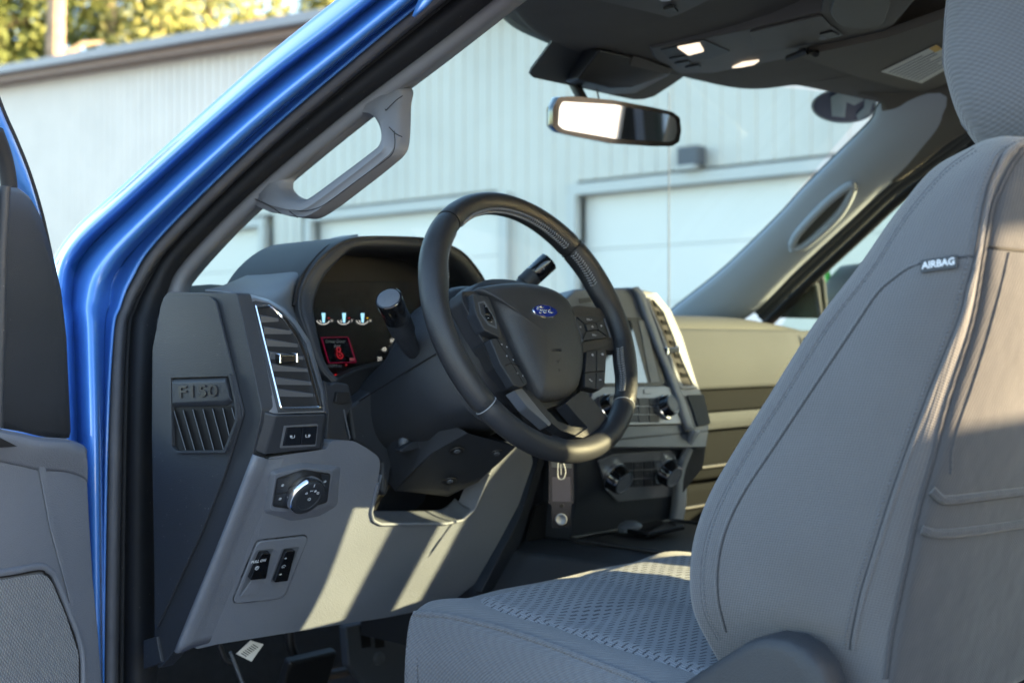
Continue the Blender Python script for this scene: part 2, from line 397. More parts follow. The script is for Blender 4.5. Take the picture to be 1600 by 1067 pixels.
M['lamp'] = mat('lit_lamp_lens', (0.9, 0.85, 0.75), rough=.4, emit=(1, .80, .58), estr=.22)
M['red'] = mat('red_display', (0.02, 0, 0), rough=.5, emit=(1.0, .03, .05), estr=.06)
M['reddim'] = mat('red_outline', (0.02, 0, 0), rough=.5, emit=(1.0, .02, .16), estr=.035)
M['reddot'] = mat('red_warning_light', (0.3, 0, 0), rough=.5, emit=(1.0, .01, .01), estr=.25)
M['cyan'] = mat('lit_gauge_needle', (0.1, 0.2, 0.3), rough=.5, emit=(.40, .80, 1.0), estr=.20)
M['gaugeprint'] = mat('lit_gauge_print', (0.3, 0.3, 0.3), rough=.5, emit=(.9, .85, .75), estr=.11)
M['yellow'] = mat('amber_gauge_mark', (0.3, 0.2, 0), rough=.5, emit=(1, .55, .02), estr=.12)
M['fordblue'] = mat('badge_blue', (0.015, 0.03, 0.20), rough=.2, coat=1)
M['label'] = mat('paper_label', (0.50, 0.52, 0.50), rough=.6)
M['labelyellow'] = mat('label_yellow', (0.60, 0.36, 0.04), rough=.6)
M['paper'] = mat('white_paper', (0.7, 0.7, 0.68), rough=.6)
M['stickerblue'] = mat('sticker_back', (0.065, 0.085, 0.14), rough=.5)
M['stickerlight'] = mat('sticker_figure', (0.34, 0.45, 0.46), rough=.5)
M['green'] = mat('bright_green_paint', (0.04, 0.40, 0.05), rough=.3)
M['olive'] = mat('olive_grey_plastic', (0.075, 0.08, 0.078), rough=.9, spec=.12, bump=.0004, bscale=700)
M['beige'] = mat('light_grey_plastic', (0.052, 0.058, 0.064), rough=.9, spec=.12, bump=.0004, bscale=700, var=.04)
M['screen'] = mat('display_glass', (0.010, 0.012, 0.014), rough=.04, coat=1.0)
M['clusterglass'] = glass('cluster_lens', (0.93, 0.94, 0.95), gl=.03, base=.010)
M['tagclear'] = glass('clear_tag_plastic', (0.62, 0.61, 0.62), gl=.6, rough=.15)

# ------------------------------------------------------------------ setting: ground, building, trees
def struct(o): o['kind'] = 'structure'; return o
gv = [(x, y, 0) for y in (-150, 250) for x in (-150, 250)]
struct(make('ground', gv, [[0, 1, 3, 2]], M['gravel'], smooth=False))

WX = 9.3                                                # the siding's plane runs parallel to the truck
gb = thing('garage_building', 'long pale steel-sided garage building beyond the windshield, brown eave trim under a grey roof', 'building', (WX, 12, 0))
HDR = 2.98                                              # door head height
def rake(y): return 5.25 + .0600 * (y - 9.3)
DOORS = [(13.45, 16.9), (8.90, 12.30), (3.75, 7.75)]
# one ribbed panel, unit height, .6 m wide
def panel_mesh():
    w = .60; prof = []
    for k in range(3):
        y0 = k * .2
        prof += [(y0, 0), (y0 + .135, 0), (y0 + .145, -.014), (y0 + .19, -.014)]
    prof.append((w, 0)); vs_ = []
    for z in (0, 1): vs_ += [(-.0 + d, y - w / 2, z) for y, d in prof]
    n = len(prof); fs = [[i, i + 1, n + i + 1, n + i] for i in range(n - 1)]
    me = bpy.data.meshes.new('wall_panel'); me.from_pydata(vs_, [], fs); me.update(); me.materials.append(M['metalwall'])
    return me
pm = panel_mesh()
y = -6.0
while y < 38:
    yc = y + .3; z0 = 0
    for a, b in DOORS:
        if yc > a - .02 and yc < b + .02: z0 = HDR + .16
    o = bpy.data.objects.new('wall_panel', pm); link(o, gb); o.location = (0, yc - 12, z0); o.scale = (1, 1, rake(yc) - z0)
    y += .6
for a, b in DOORS:
    v = []
    g = [box_geo((WX - .05, (a + b) / 2, HDR + .06), .08, b - a + .24, .12), box_geo((WX - .05, a - .07, HDR / 2), .10, .12, HDR), box_geo((WX - .05, b + .07, HDR / 2), .10, .12, HDR)]
    make('door_frame', *join_geo(g), M['darktrim'], gb, smooth=False)
make('roof_trim', *join_geo([box_geo((WX - .20, 16, rake(16) + .03), .30, 44.2, .10, Y=V((0, 1, .06)).normalized())]), M['rooftrim'], gb, smooth=False)
make('roof', *join_geo([box_geo((WX + 4.7, 16, rake(16) + .155), 10.4, 44.4, .13, Y=V((0, 1, .06)).normalized())]), M['roofmetal'], gb, smooth=False)
box('light_leak_block', (WX + 5.2, 16, 2.1), 9.6, 43, 4.2, M['darktrim'], gb)  # unseen box added to stop sun leaking through the building
make('end_wall', [(WX, 38, 0), (WX + 10, 38, 0), (WX + 10, 38, 6.8), (WX, 38, 6.8), (WX, -6, 0), (WX + 10, -6, 0), (WX + 10, -6, 4.3), (WX, -6, 4.3)], [[0, 1, 2, 3], [4, 5, 6, 7]], M['metalwall'], gb, smooth=False)
dn = ['white overhead garage door farthest along the wall, low behind the blue pillar base', 'white overhead garage door seen through the steering wheel', 'wide white overhead garage door behind the mirror and the passenger pillar']
for (a, b), lab in zip(DOORS, dn):
    d = thing('garage_door', lab, 'garage door', (WX + .1, (a + b) / 2, 0), 'overhead doors of the garage')
    for k in range(5):
        box('door_panel', (WX + .10, (a + b) / 2, (k + .5) * HDR / 5), .05, b - a, HDR / 5 - .004, M['doorwhite'], d, bevel=.004, seg=1)
wl_ = thing('wall_lamp', 'small grey box lamp on the siding above the wide garage door', 'wall lamp', (WX - .1, 5.35, 3.15))
_c = aX(1080, 245, WX - .12)
wl_.location = _c; WPOS[wl_.name] = _c.copy()
box('lamp_housing', _c, .16, .26, .20, M['rubber_grey'], wl_, bevel=.02)
box('lamp_lens', _c + V((-.05, 0, -.115)), .12, .2, .04, M['darktrim'], wl_, bevel=.01)
# trees behind the roof
def leafmat(n, c1, c2):
    m = bpy.data.materials.new(n); m.use_nodes = True; nt = m.node_tree; b = nt.nodes['Principled BSDF']; L = nt.links
    g = nd(nt, 'ShaderNodeNewGeometry'); t = nd(nt, 'ShaderNodeTexNoise'); t.inputs['Scale'].default_value = .9; t.inputs['Detail'].default_value = 4; L.new(g.outputs['Position'], t.inputs['Vector'])
    r = nd(nt, 'ShaderNodeValToRGB'); r.color_ramp.elements[0].position = .35; r.color_ramp.elements[1].position = .65
    r.color_ramp.elements[0].color = (*c1, 1); r.color_ramp.elements[1].color = (*c2, 1)
    L.new(t.outputs['Fac'], r.inputs[0]); L.new(r.outputs[0], b.inputs['Base Color']); b.inputs['Roughness'].default_value = .6
    b.inputs['Transmission Weight'].default_value = 0
    tr = nd(nt, 'ShaderNodeBsdfTranslucent'); L.new(r.outputs[0], tr.inputs[0]); mx = nd(nt, 'ShaderNodeMixShader'); mx.inputs[0].default_value = .35
    L.new(b.outputs[0], mx.inputs[1]); L.new(tr.outputs[0], mx.inputs[2]); L.new(mx.outputs[0], nt.nodes['Material Output'].inputs[0]); return m
LM = [leafmat('autumn_leaves', (.15, .18, .05), (.34, .36, .12)), leafmat('pine_needles', (.08, .12, .035), (.24, .27, .08)), leafmat('yellow_leaves', (.21, .24, .07), (.44, .43, .16))]
rt = random.Random(3)
def tree(px, depth, h, rad, k, lab, up=.68):
    p = CAM + ray(px, 533) * depth; base = V((p.x, p.y, 0))
    t = thing('tree', lab, 'tree', base, 'trees behind the garage roof')
    g = [tube_geo([base + V((rt.uniform(-.15, .15), rt.uniform(-.15, .15), h * s)) for s in (0, .25, .5, .75, .95)], [.34, .27, .22, .15, .05], 9)]
    for i in range(7):
        a = rt.uniform(0, 2 * pi); z0 = h * rt.uniform(.4, .85); q = base + V((0, 0, z0)); e = q + V((cos(a), sin(a), .55)) * rad * rt.uniform(.5, .9)
        g.append(tube_geo([q, q.lerp(e, .5) + V((0, 0, .15)), e], [.11, .07, .03], 6))
    make('trunk', *join_geo(g), M['bark'], t)
    vs_ = []; fs = []
    cl = [(V((rt.gauss(0, .45), rt.gauss(0, .45), rt.uniform(-.62, .5))), rt.uniform(.22, .5)) for _ in range(26)]
    for i in range(7500):
        c, cr_ = rt.choice(cl); d = V((rt.gauss(0, 1), rt.gauss(0, 1), rt.gauss(0, 1))).normalized() * cr_ * rt.uniform(.4, 1)
        q = c + d; q = base + V((q.x * rad, q.y * rad, h * up + q.z * h * .42))
        s = rt.uniform(.09, .2); u = V((rt.gauss(0, 1), rt.gauss(0, 1), rt.gauss(0, 1))).normalized(); w = u.orthogonal().normalized()
        n0 = len(vs_); vs_ += [q - u * s, q + w * s * .6, q + u * s, q - w * s * .6]; fs.append([n0, n0 + 1, n0 + 2, n0 + 3])
    make('crown', vs_, fs, LM[k], t, smooth=False)
tree(-60, 34, 15, 3.4, 1, 'dark green tree at the far end of the garage roof, cut by the picture edge')
tree(40, 38, 16, 4.0, 0, 'olive leafed tree just before the pale bare trunk')
tree(97, 30, 17, 1.6, 0, 'slim tree with a pale straight trunk rising over the roof', up=1.02)
tree(170, 37, 15, 3.8, 1, 'full green tree just past the pale trunk')
tree(245, 40, 16, 3.7, 2, 'yellow leafed tree above the middle of the garage roof')
tree(330, 36, 13.2, 3.2, 2, 'lower yellow green tree beside the gap of sky')
tree(520, 42, 15.2, 2.6, 2, 'yellow tree peeking past the top of the blue pillar')

# ------------------------------------------------------------------ the truck body
truck = thing('pickup_truck', 'bright blue pickup truck seen into its grey cab through the open driver side', 'pickup truck', (0, 0, 0))
def S(p): return p.x - (-.80 + .40 * max(0.0, p.z - 1.33))
def sideL(off): return lambda p: S(p) - off
ROWS = [
 [(x, y) for x, y in zip([860] * 10, [-256, -233, -217, -202, -182, -169, -155, -135, -71, -38])],
 [(700, y) for y in (-128, -105, -89, -74, -54, -41, -27, -7, 57, 87)],
 [(540, y) for y in (0, 24, 40, 55, 75, 88, 104, 126, 177, 209)],
 [(394, y) for y in (118, 137, 153, 172, 195, 211, 230, 252, 299, 333)],
 [(197, 295), (204, 304), (210, 318), (217, 335), (226, 350), (235, 362), (248, 374), (262, 385), (287, 408), (303, 430)],
 [(118, 368), (114, 390), (128, 402), (143, 412), (163, 420), (181, 428), (205, 440), (219, 449), (262, 456), (288, 462)],
 [(84, 430), (94, 455), (112, 465), (124, 468), (145, 472), (170, 475), (189, 480), (203, 482), (251, 490), (272, 495)],
 [(78, 520), (98, 520), (115, 520), (128, 520), (145, 522), (162, 522), (178, 523), (193, 523), (245, 525), (262, 525)],
 [(80, 700), (102, 700), (121, 700), (134, 700), (149, 700), (160, 700), (169, 700), (187, 700), (240, 700), (255, 700)],
 [(85, 1067), (112, 1067), (132, 1067), (144, 1067), (153, 1067), (159, 1067), (163, 1067), (181, 1067), (240, 1067), (255, 1067)],
 [(86, 1260), (112, 1260), (132, 1260), (144, 1260), (153, 1260), (159, 1260), (163, 1260), (181, 1260), (240, 1260), (255, 1260)],
]
OFF = [-.035, -.052, -.014, -.021, -.028, .016, .012, .045, .085, .115]
def rows_of(c0, c1, off=None):
    return [[at(r[c][0], r[c][1], sideL((off or OFF)[c])) for c in range(c0, c1 + 1)] for r in ROWS]
# blue pressed-steel door aperture, ridged
def blue_rows():
    out = []
    for r, ro in zip(rows_of(0, 6), ROWS):
        a = at(ro[0][0] - 2, ro[0][1] - 2, sideL(-.02)); b = a + V((.10, .10, .01))   # the skin turns away round the pillar
        out.append([b, a] + r)
    return out
net('door_aperture', blue_rows(), M['blue'], truck, ku=7, kv=8, solid=.003, sharp=180)
def lerp_col(c, f, off): # a line between columns c and c+1
    return [at(r[c][0] * (1 - f) + r[c + 1][0] * f, r[c][1] * (1 - f) + r[c + 1][1] * f, sideL(off)) for r in ROWS]
net('seal_flange', [[a, b, c] for a, b, c in zip(lerp_col(6, 0, .028), lerp_col(6, .55, .026), lerp_col(6, 1.0, .046))], M['rubber_grey'], truck, solid=.004, sharp=180)
sl = net('door_seal', [[a, b, c, d, e] for a, b, c, d, e in zip(lerp_col(7, 0, .050), lerp_col(7, .10, .066), lerp_col(7, .45, .050), lerp_col(7, .85, .072), lerp_col(7, 1.02, .094))], M['rubber'], truck, ku=6, solid=.004, sharp=180)
tube('seal_bead', spline(lerp_col(7, .16, .052), 8), .0042, M['rubber'], truck, n=10)
net('inner_pillar_trim', [[a, b, c] for a, b, c in zip(lerp_col(8, -.08, .088), lerp_col(8, .5, .086), lerp_col(8, 1.0, .118))][0:9], M['trim'], truck, ku=5, solid=.006, sharp=180)
# grey grab handle standing off the pillar
def hp(L, off): return [at(x, y, sideL(off)) for x, y in L]
hole = [(447, 291), (454, 303), (466, 310), (480, 311.5), (494, 308), (545, 271), (589, 238), (600, 228), (603.5, 214), (600, 198), (590, 185), (577, 181), (561, 189), (505, 234), (456, 272)]
outr = [(403, 316), (420, 330), (442, 335), (467, 340), (497, 337), (562, 290), (606, 255), (621, 241), (628, 226), (630.5, 198), (631.5, 165), (632, 136), (588, 134), (500, 205), (420, 275)]
hin = spline(hp(hole, .094), 5, True)
hout = spline(hp(outr, .100), 5, True)
def lf(a, b, f, d): return [p.lerp(q, f) + V((d, 0, 0)) for p, q in zip(a, b)]
hl = [lf(hin, hout, 0, .0), lf(hin, hout, .07, -.010), lf(hin, hout, .3, -.016), lf(hin, hout, .62, -.016), lf(hin, hout, .70, -.0125), lf(hin, hout, .93, -.010), lf(hin, hout, 1, -.002), lf(hin, hout, 1, .012), lf(hin, hout, 0, .012)]
n_ = len(hin); vv = [p for l in hl for p in l]; ff = []
for j in range(len(hl)):
    for i in range(n_):
        j2 = (j + 1) % len(hl); ff.append([j * n_ + i, j * n_ + (i + 1) % n_, j2 * n_ + (i + 1) % n_, j2 * n_ + i])
make('grab_handle', vv, ff, M['trim'], truck, sharp=50)
hb = None
for nm, L_ in (('trim_joint', [(380, 300), (400, 312), (421, 322), (439, 334)]), ('trim_joint', [(582, 148), (594, 158), (603, 173)]), ('trim_joint', [(603, 173), (618, 158), (629, 150)]), ('trim_joint', [(440, 322), (470, 330), (497, 325), (520, 311), (560, 281), (600, 252), (613, 240), (617, 225), (616, 205)]), ('trim_joint', [(608, 199), (618, 209), (628, 214)]), ('trim_joint', [(452, 330), (458, 335), (465, 340)])):
    tube(nm, spline(hp(L_, .0825), 5), .0006, M['black'], truck, n=6)

# windshield, its black border and the far pillar
def WY(x, z): return .17 + 1.65 * (1.84 - z) - .44 * x * x
def wsf(off): return lambda p: p.y - WY(p.x, p.z) + off
gl = [[V((x, WY(x, z), z)) for x in [(-.60 - .22 * (1.84 - z) / .44) + (1.2 + .44 * (1.84 - z) / .44) * k / 14 for k in range(15)]] for z in [1.84 - .44 * j / 10 for j in range(11)]]
net('windshield', gl, M['glass'], truck, ku=1, kv=1, sharp=180)
def wpt(L_, off): return [at(x, y, wsf(off)) for x, y in L_]
frit = wpt([(880, 45), (867, 59), (852, 80), (831, 108), (828, 116), (834, 122), (900, 136), (960, 150), (990, 156), (1006, 155.5), (1022, 151), (1050, 133), (1080, 112), (1060, 85), (960, 55)], .012)
fr = prism('windshield_frit', frit, V((0, .003, .002)), M['frit'], truck)
sc_top = [at(x, y, wsf(.016)) for x, y in [(912, 72), (881, 128), (950, 148), (992, 147), (1046, 118), (1060, 96), (990, 78)]]
sc_bot = [at(x, y, wsf(.075)) for x, y in [(938, 78), (902, 124), (952, 138), (985, 137), (1040, 117), (1047, 106), (988, 90)]]
loops('sensor_cover', [sc_top, sc_bot], M['darker'], truck, bevel=.004)
prism('sensor_cover_lit_strip', [at(x, y, wsf(.078)) for x, y in [(990, 88), (1002, 91), (1052, 109), (1044, 117), (984, 103)]], V((0, .003, .002)), M['console'], truck, bevel=.001)  # lit top of the cover, its brightness put in as a paler strip

# far (passenger) pillar trim: along the glass edge
def farS(off): return lambda p: p.x - (.735 - .36 * (p.z - 1.40)) + off
GE = [(1040, 496), (1062, 477), (1135, 419), (1217, 340), (1257, 296), (1310, 243), (1363, 190), (1375, 165), (1420, 120)]
LE = [(1120, 520), (1180, 484), (1245, 420), (1325, 346), (1387, 288), (1440, 250), (1493, 211), (1540, 175), (1600, 130)]
rows = []
for (a, b) in zip(GE, LE):
    A = V((*a, 0)); B = V((*b, 0)); r_ = []
    for f, off in ((0, .055), (.06, .07), (.5, .060), (.9, .03), (1.0, .0)):
        q = A.lerp(B, f); r_.append(at(q.x, q.y, farS(off)))
    rows.append(r_)
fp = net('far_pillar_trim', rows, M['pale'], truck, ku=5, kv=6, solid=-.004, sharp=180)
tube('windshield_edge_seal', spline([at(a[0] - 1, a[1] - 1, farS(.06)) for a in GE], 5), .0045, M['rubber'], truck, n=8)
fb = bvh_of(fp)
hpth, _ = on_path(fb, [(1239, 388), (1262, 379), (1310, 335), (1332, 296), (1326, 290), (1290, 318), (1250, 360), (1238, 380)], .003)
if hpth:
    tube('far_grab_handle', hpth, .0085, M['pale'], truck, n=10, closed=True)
hh, _ = on_path(fb, [(1244, 384), (1262, 372), (1305, 330), (1327, 296), (1318, 302), (1286, 330), (1255, 360)], .001)
if len(hh) > 5: prism('handle_recess', resample(hh, 24), V((.0006, .0006, 0)), M['olive'], truck)
# seal strip coloured paler for the sun on it, black outer seal beneath
def off_line(L_, d, off): return [at(x + d * .62, y + d * .72, farS(off)) for x, y in L_]
tube('far_door_seal', spline(off_line(LE[1:], 5, -.005), 6), .0085, M['beige'], truck, n=10, flat=1.0)
tube('far_door_seal', spline(off_line(LE[1:], 15, -.02), 6), .010, M['beige'], truck, n=10)
tube('far_window_seal', spline(off_line(LE[1:], 29, -.05), 6), .013, M['rubber'], truck, n=10)
# mast aerial on the far wing
_b = V((.87, .0, 0)); q = aX(1045, 480, .90)
tube('mast_aerial', [V((q.x, q.y, 1.18)), V((q.x, q.y, 1.5)), V((q.x, q.y, 1.98))], [.0022, .0018, .0014], M['rubber_grey'], truck, n=8)

# hood, wing, sides: the rest of the blue body, mostly out of the picture
def body_rows():
    out = []
    for y_, zc, zs in ((.86, 1.345, 1.29), (1.1, 1.335, 1.285), (1.5, 1.31, 1.26), (1.85, 1.26, 1.20), (1.95, 1.12, 1.06)):
        out.append([V((x, y_, zc + (zs - zc) * (abs(x) / .95) ** 3)) for x in (-.95, -.8, -.5, 0, .5, .8, .95)])
    return out
net('hood', body_rows(), M['blue'], truck, solid=.004, sharp=180)
for s in (-1, 1):
    net('front_wing', [[V((s * x, y_, z)) for x, z in ((.95, zt), (1.0, zt - .06), (1.01, .95), (1.0, .7))] for y_, zt in ((.55, 1.285), (.9, 1.28), (1.5, 1.25), (1.9, 1.12))], M['blue'], truck, solid=.004, sharp=180)
# roof skin and rear of the cab
RP = [(-.655, 1.815), (-.60, 1.90), (-.4, 1.945), (0, 1.96), (.4, 1.945), (.62, 1.90), (.70, 1.80)]
net('roof', [[V((x, y_ + (.0 if abs(x) > .3 else dy), z + dz)) for x, z in RP] for y_, dy, dz in ((-.04, .12, -.07), (-.15, .06, -.03), (-.5, 0, 0), (-1.2, 0, 0), (-2.0, 0, -.02), (-2.15, 0, -.06))], M['blue'], truck, solid=.004, sharp=180)
v = []
# rear wall under and beside the rear window
RW0, RW1 = -.62, .62
g = [box_geo((0, -2.17, 1.02), 1.60, .05, .62), box_geo((-.73, -2.17, 1.56), .16, .05, .50), box_geo((.73, -2.17, 1.56), .16, .05, .50), box_geo((0, -2.16, 1.895), 1.3, .05, .05)]
make('cab_rear_wall', *join_geo(g), M['dark'], truck, smooth=False)
# far side pillars and sill rail
g = [tube_geo([V((.80, -.95, 1.25)), V((.79, -.95, 1.4)), V((.67, -.98, 1.82))], .045, 8), tube_geo([V((.80, -2.1, 1.25)), V((.79, -2.05, 1.4)), V((.67, -2.0, 1.82))], .07, 8)]
make('far_side_pillar', *join_geo(g), M['dark'], truck)
g = [tube_geo([V((-.80, -2.12, 1.25)), V((-.79, -2.08, 1.4)), V((-.67, -2.0, 1.82))], .07, 8)]
make('near_rear_pillar', *join_geo(g), M['blue'], truck)
box('roof_rail', (.675, -1.05, 1.80), .05, 2.1, .14, M['mid'], truck, bevel=.01)
# floor and firewall
struct_floor = box('cab_floor', (0, -.6, .66), 1.6, 3.1, .05, M['carpet'], truck)
box('firewall', (0, .95, 1.02), 1.6, .04, .75, M['carpet'], truck)
box('near_sill', (-.86, -.8, .62), .14, 2.8, .14, M['blue'], truck, bevel=.03)
box('bed_side', (0, -3.4, 1.0), 1.95, 2.3, .55, M['blue'], truck, bevel=.06)

# headliner: from the windshield header back over the seats
def hd(x, y_): return None
HE = [(640, -78), (728, -40), (790, 0), (827, 38), (866, 59), (930, 84), (1000, 98), (1075, 114), (1112, 124), (1150, 131), (1186, 132), (1233, 127), (1280, 134), (1340, 147), (1372, 156)]
edge = [aZ(x, y, 1.84) for x, y in HE]
rows = [[p + V((0, .035, .010)) for p in edge], edge, [p + V((0, -.035, -.004)) for p in edge]]
for yy, dz in ((-.12, .006), (-.3, .03), (-.6, .05), (-1.2, .06), (-2.1, .05)):
    rows.append([V((p.x, yy, 1.84 + dz - .03 * (abs(p.x) / .6) ** 3)) for p in edge])
hl_o = net('headliner', rows, M['headliner'], truck, ku=4, kv=5, solid=-.006, sharp=180)
# headliner corner sweeping down to the far pillar
CR = [[(1340, 147), (1400, 120), (1500, 100), (1620, 80)], [(1372, 156), (1420, 150), (1500, 140), (1620, 120)], [(1378, 180), (1425, 200), (1490, 185), (1620, 150)], [(1376, 192), (1400, 230), (1440, 248), (1500, 212)], [(1372, 200), (1386, 245), (1395, 285), (1440, 258)]]
CO = [.10, .085, .07, .055, .04]
rows = [[at(x, y, farS(CO[i] - .01 * j)) for j, (x, y) in enumerate(r)] for i, r in enumerate(CR)]
net('headliner_corner', rows, M['headliner'], truck, solid=-.005, sharp=180)

# unseen back bench, added and raised to shade the driver seat's rear
bench = thing('shading_bench', 'grey cloth rear bench behind the front seats, unseen, added to shade the driver seat', 'bench seat', (0, -1.7, .7))
prism('backrest', rnd([V((-.66, -1.78, 1.02)), V((-.66, -1.90, 1.52)), V((.30, -1.90, 1.52)), V((.64, -1.90, 1.40)), V((.64, -1.78, 1.02))], .05), V((0, -.10, .0)), M['fabback'], bench, bevel=.03)
box('cushion', (-.01, -1.55, 1.0), 1.28, .52, .14, M['fab'], bench, bevel=.04)
box('headrest', (.20, -1.96, 1.57), .34, .10, .17, M['headrest'], bench, bevel=.04)  # unseen headrest, placed to cut the sun on the driver seat's back
# ------------------------------------------------------------------ dashboard
dash = thing('dashboard', 'dark two-tone dashboard with silver framed vents and grey knee panel spanning the cab', 'dashboard', (0, .35, .7))
def fA(off=0): return lambda p: p.y - (.138 - .40 * (1.424 - p.z)) + off        # rear-leaning face of the vents
def fK(off=0): return lambda p: p.y - (.107 + .6 * (1.245 - p.z)) + off          # knee panel
def fX(x0): return lambda p: p.x - x0
nA = V((0, -1, .4)).normalized(); uA = V((0, .4, 1)).normalized()
nK = V((0, -1, -.6)).normalized(); uK = V((0, -.6, 1)).normalized()
XD = V((1, 0, 0))
def T(L_, f): return [at(x, y, f) for x, y in L_]
# end panel, seen through the door
EX = -.772
ep = T([(250, 480), (256, 463), (264, 456), (370, 458), (409, 640), (406, 660), (394, 712), (340, 860), (276, 1010), (262, 1030), (247, 1045), (241, 1000), (240, 680), (241, 545)], fX(EX))
prism('end_panel', ep, V((.02, 0, 0)), M['dark'], dash, bevel=.003, r=.004)
ip = T([(246, 984), (240.5, 680), (241.5, 545), (257, 470), (262, 464), (331, 464), (340, 471), (383, 645), (352, 745), (318, 830)], fX(EX - .001))
prism('end_cover', rnd(ip, .004), V((-.003, 0, 0)), M['dark'], dash, bevel=.0012, seg=2)
prism('end_cover_foot', T([(224, 1000), (244, 994), (252, 1034), (224, 1045)], fX(EX - .004)), V((.01, 0, 0)), M['dark'], dash, bevel=.001)
# plaque and side vent
FX = EX - .004
ring('side_vent_frame', T([(264, 587), (359, 584), (369, 628), (371, 657), (352, 707), (272, 708), (265, 700)], fX(FX - .005)), T([(267, 590), (357, 587.5), (366, 629), (367.5, 656), (349, 703), (275, 704), (268.5, 697)], fX(FX - .005)), V((.0055, 0, 0)), M['dark'], dash, n=72)
prism('side_vent_shade', T([(267, 636), (367, 634), (368, 656), (350, 704), (274, 705)], fX(FX - .0004)), V((.0005, 0, 0)), M['black'], dash)  # flat black plate: the hole's darkness is put into its colour
pq = T([(267.5, 590.5), (356, 588), (365.5, 627), (356, 634.5), (268, 637)], fX(FX))
pq2 = T([(270, 599), (352, 596.5), (358, 622), (351, 626), (271, 628.5)], fX(FX - .0055))
loops('side_vent_plaque', [pq, [p.lerp(q, .35) + V((-.001, 0, 0)) for p, q in zip(pq, pq2)], pq2], M['dark'], dash, bevel=.0012, seg=2)
_a, _b2 = at(275, 614, fX(FX - .0057)), at(345, 611, fX(FX - .0057))
for dx_, mm, ex in ((0, M['darker'], .0004),):
    text('plaque_lettering', 'F150', (_a + _b2) / 2 + V((-.0003, 0, .0002)), (_b2 - _a), (0, 0, 1), .0200, mm, dash, ext=.0009, bold=.0003, sx=2.1)
for tx, ty, bx_, by in ((272, 642, 290, 703), (286, 641, 304, 703), (301, 640, 319, 703), (317, 639.5, 334, 703), (332, 639, 349, 702), (348, 638, 360, 689), (362, 637, 367, 655)):
    a = at(tx, ty, fX(FX - .0035)); b = at(bx_, by, fX(FX - .0035)); d = (b - a).normalized(); w = V((.56, .81, 0)).normalized()
    box('side_vent_slat', (a + b) / 2 + w * .0012, .0060, .0008, (b - a).length, M['mid'], dash, X=w, Y=d.cross(w).normalized(), Z=d)

# left vent module
LA = [(387, 471), (398, 466), (420, 471.5), (443, 485.5), (461, 505), (481, 535), (504, 611), (508, 645), (432, 648)]
LB = [(362, 458), (392, 460), (421, 468), (445.5, 482), (464.5, 502), (485, 533), (508.5, 611), (512, 648), (407.5, 641)]
la = T(LA, fA()); lb = T(LB, fA(-.012)); lb[0] = at(*LB[0], fX(-.7705)); lb[-1] = at(*LB[-1], fX(-.7705))
mod = loops('vent_surround', [la, lb, [p + V((.004, .07, -.002)) for p in lb]], M['silver'], dash, bevel=.0025)
la2 = T([(432, 649), (508, 646), (500.5, 700), (413.5, 711.5)], lambda p: p.y - (.081 + .42 * (1.290 - p.z)))
lb2 = T([(407.5, 642), (512, 649), (504, 703.5), (396.5, 704.5)], lambda p: p.y - (.094 + .42 * (1.290 - p.z))); lb2[0] = at(407.5, 642, fX(-.7705)); lb2[3] = at(396.5, 704.5, fX(-.7705))
loops('switch_surround', [la2, lb2, [p + V((.004, .06, 0)) for p in lb2]], M['dark'], dash, bevel=.0025)
# dark face inset between silver edge and bezel
prism('vent_face', T([(391.5, 472.5), (399, 470), (420, 474.5), (441, 488), (459, 507), (478, 537), (500.5, 611), (504.5, 641.5), (434, 644.5)], fA(.0002)), nA * .0007, M['dark'], dash, bevel=.0003, seg=1)
bo = [(398.5, 476.5), (421, 476), (447, 497), (469, 521.5), (482, 553), (495, 594), (505.5, 637), (438, 638)]
bi = [(402, 480), (423, 479), (443.5, 500), (463, 527), (475, 557), (486, 596), (497, 634.5), (440.5, 635.5)]
def vent(parent, BO, BI, f, slats, tabpos, slat_t=.030, depth=.012, mat_s=None, nsl=7):
    v = bpy.data.objects.new('air_vent', None); link(v, parent); loc = at(sum(p[0] for p in BO) / len(BO), sum(p[1] for p in BO) / len(BO), f(0))
    v.location = loc - WPOS[parent.name]; WPOS[v.name] = loc; v.empty_display_size = .03
    ring('bezel', T(BO, f(.0042)), T(BI, f(.0042)), -nA * .005, M['chrome'] if parent is dash else M['satin'], v, n=80, crown=.0008)
    prism('duct_shade', T(BI, f(-.0002 + .0004 + .0011)), nA * .0001, M['black'], v)  # flat black plate paints the shade inside the vent
    for (x0, y0, x1, y1) in slats:
        a = at(x0 + 3, y0, f(.0005)); b = at(x1 - 1, y1, f(.0005)); d = (b - a).normalized()
        up_ = V((0, 0, 1)); out = V((0, -1, 0))
        # blade: thick at its front lip, running down and away
        def blade(h): return [V((0, -.0006, -.0012)), V((0, -.0006, h)), V((0, .007, h + .003)), V((0, .007, .002))]
        l0 = [a + q for q in blade(.0088)]; l1 = [b + q for q in blade(.0042)]
        loops('slat', [l0, l1], M['slat'] if mat_s is None else mat_s, v, bevel=.0003, seg=1)
    if tabpos:
        c = at(*tabpos[:2], f(.010)); e = at(*tabpos[2:], f(.010)); m_ = (c + e) / 2
        sec = [V((0, 0, -.0055)), V((0, 0, .0055)), V((0, .014, .0060)), V((0, .014, -.0060))]
        loops('vent_tab', [[c + q for q in sec], [e + q * .8 for q in sec]], M['piano'], v, bevel=.0015)
        for pp in (c, e):
            tube('tab_edge', [pp + V((0, .012, .0068)), pp + V((0, -.0008, .0052)), pp + V((0, -.0012, -.0045))], .0009, M['chrome'], v, n=6)
    return v
sl_ = [(404, 505, 436, 503.5), (409, 523, 456, 523), (413, 542, 466, 543.5), (418, 562, 474, 563), (422.5, 581, 480, 582), (427, 602, 486, 602.5), (432, 620.5, 490, 621)]
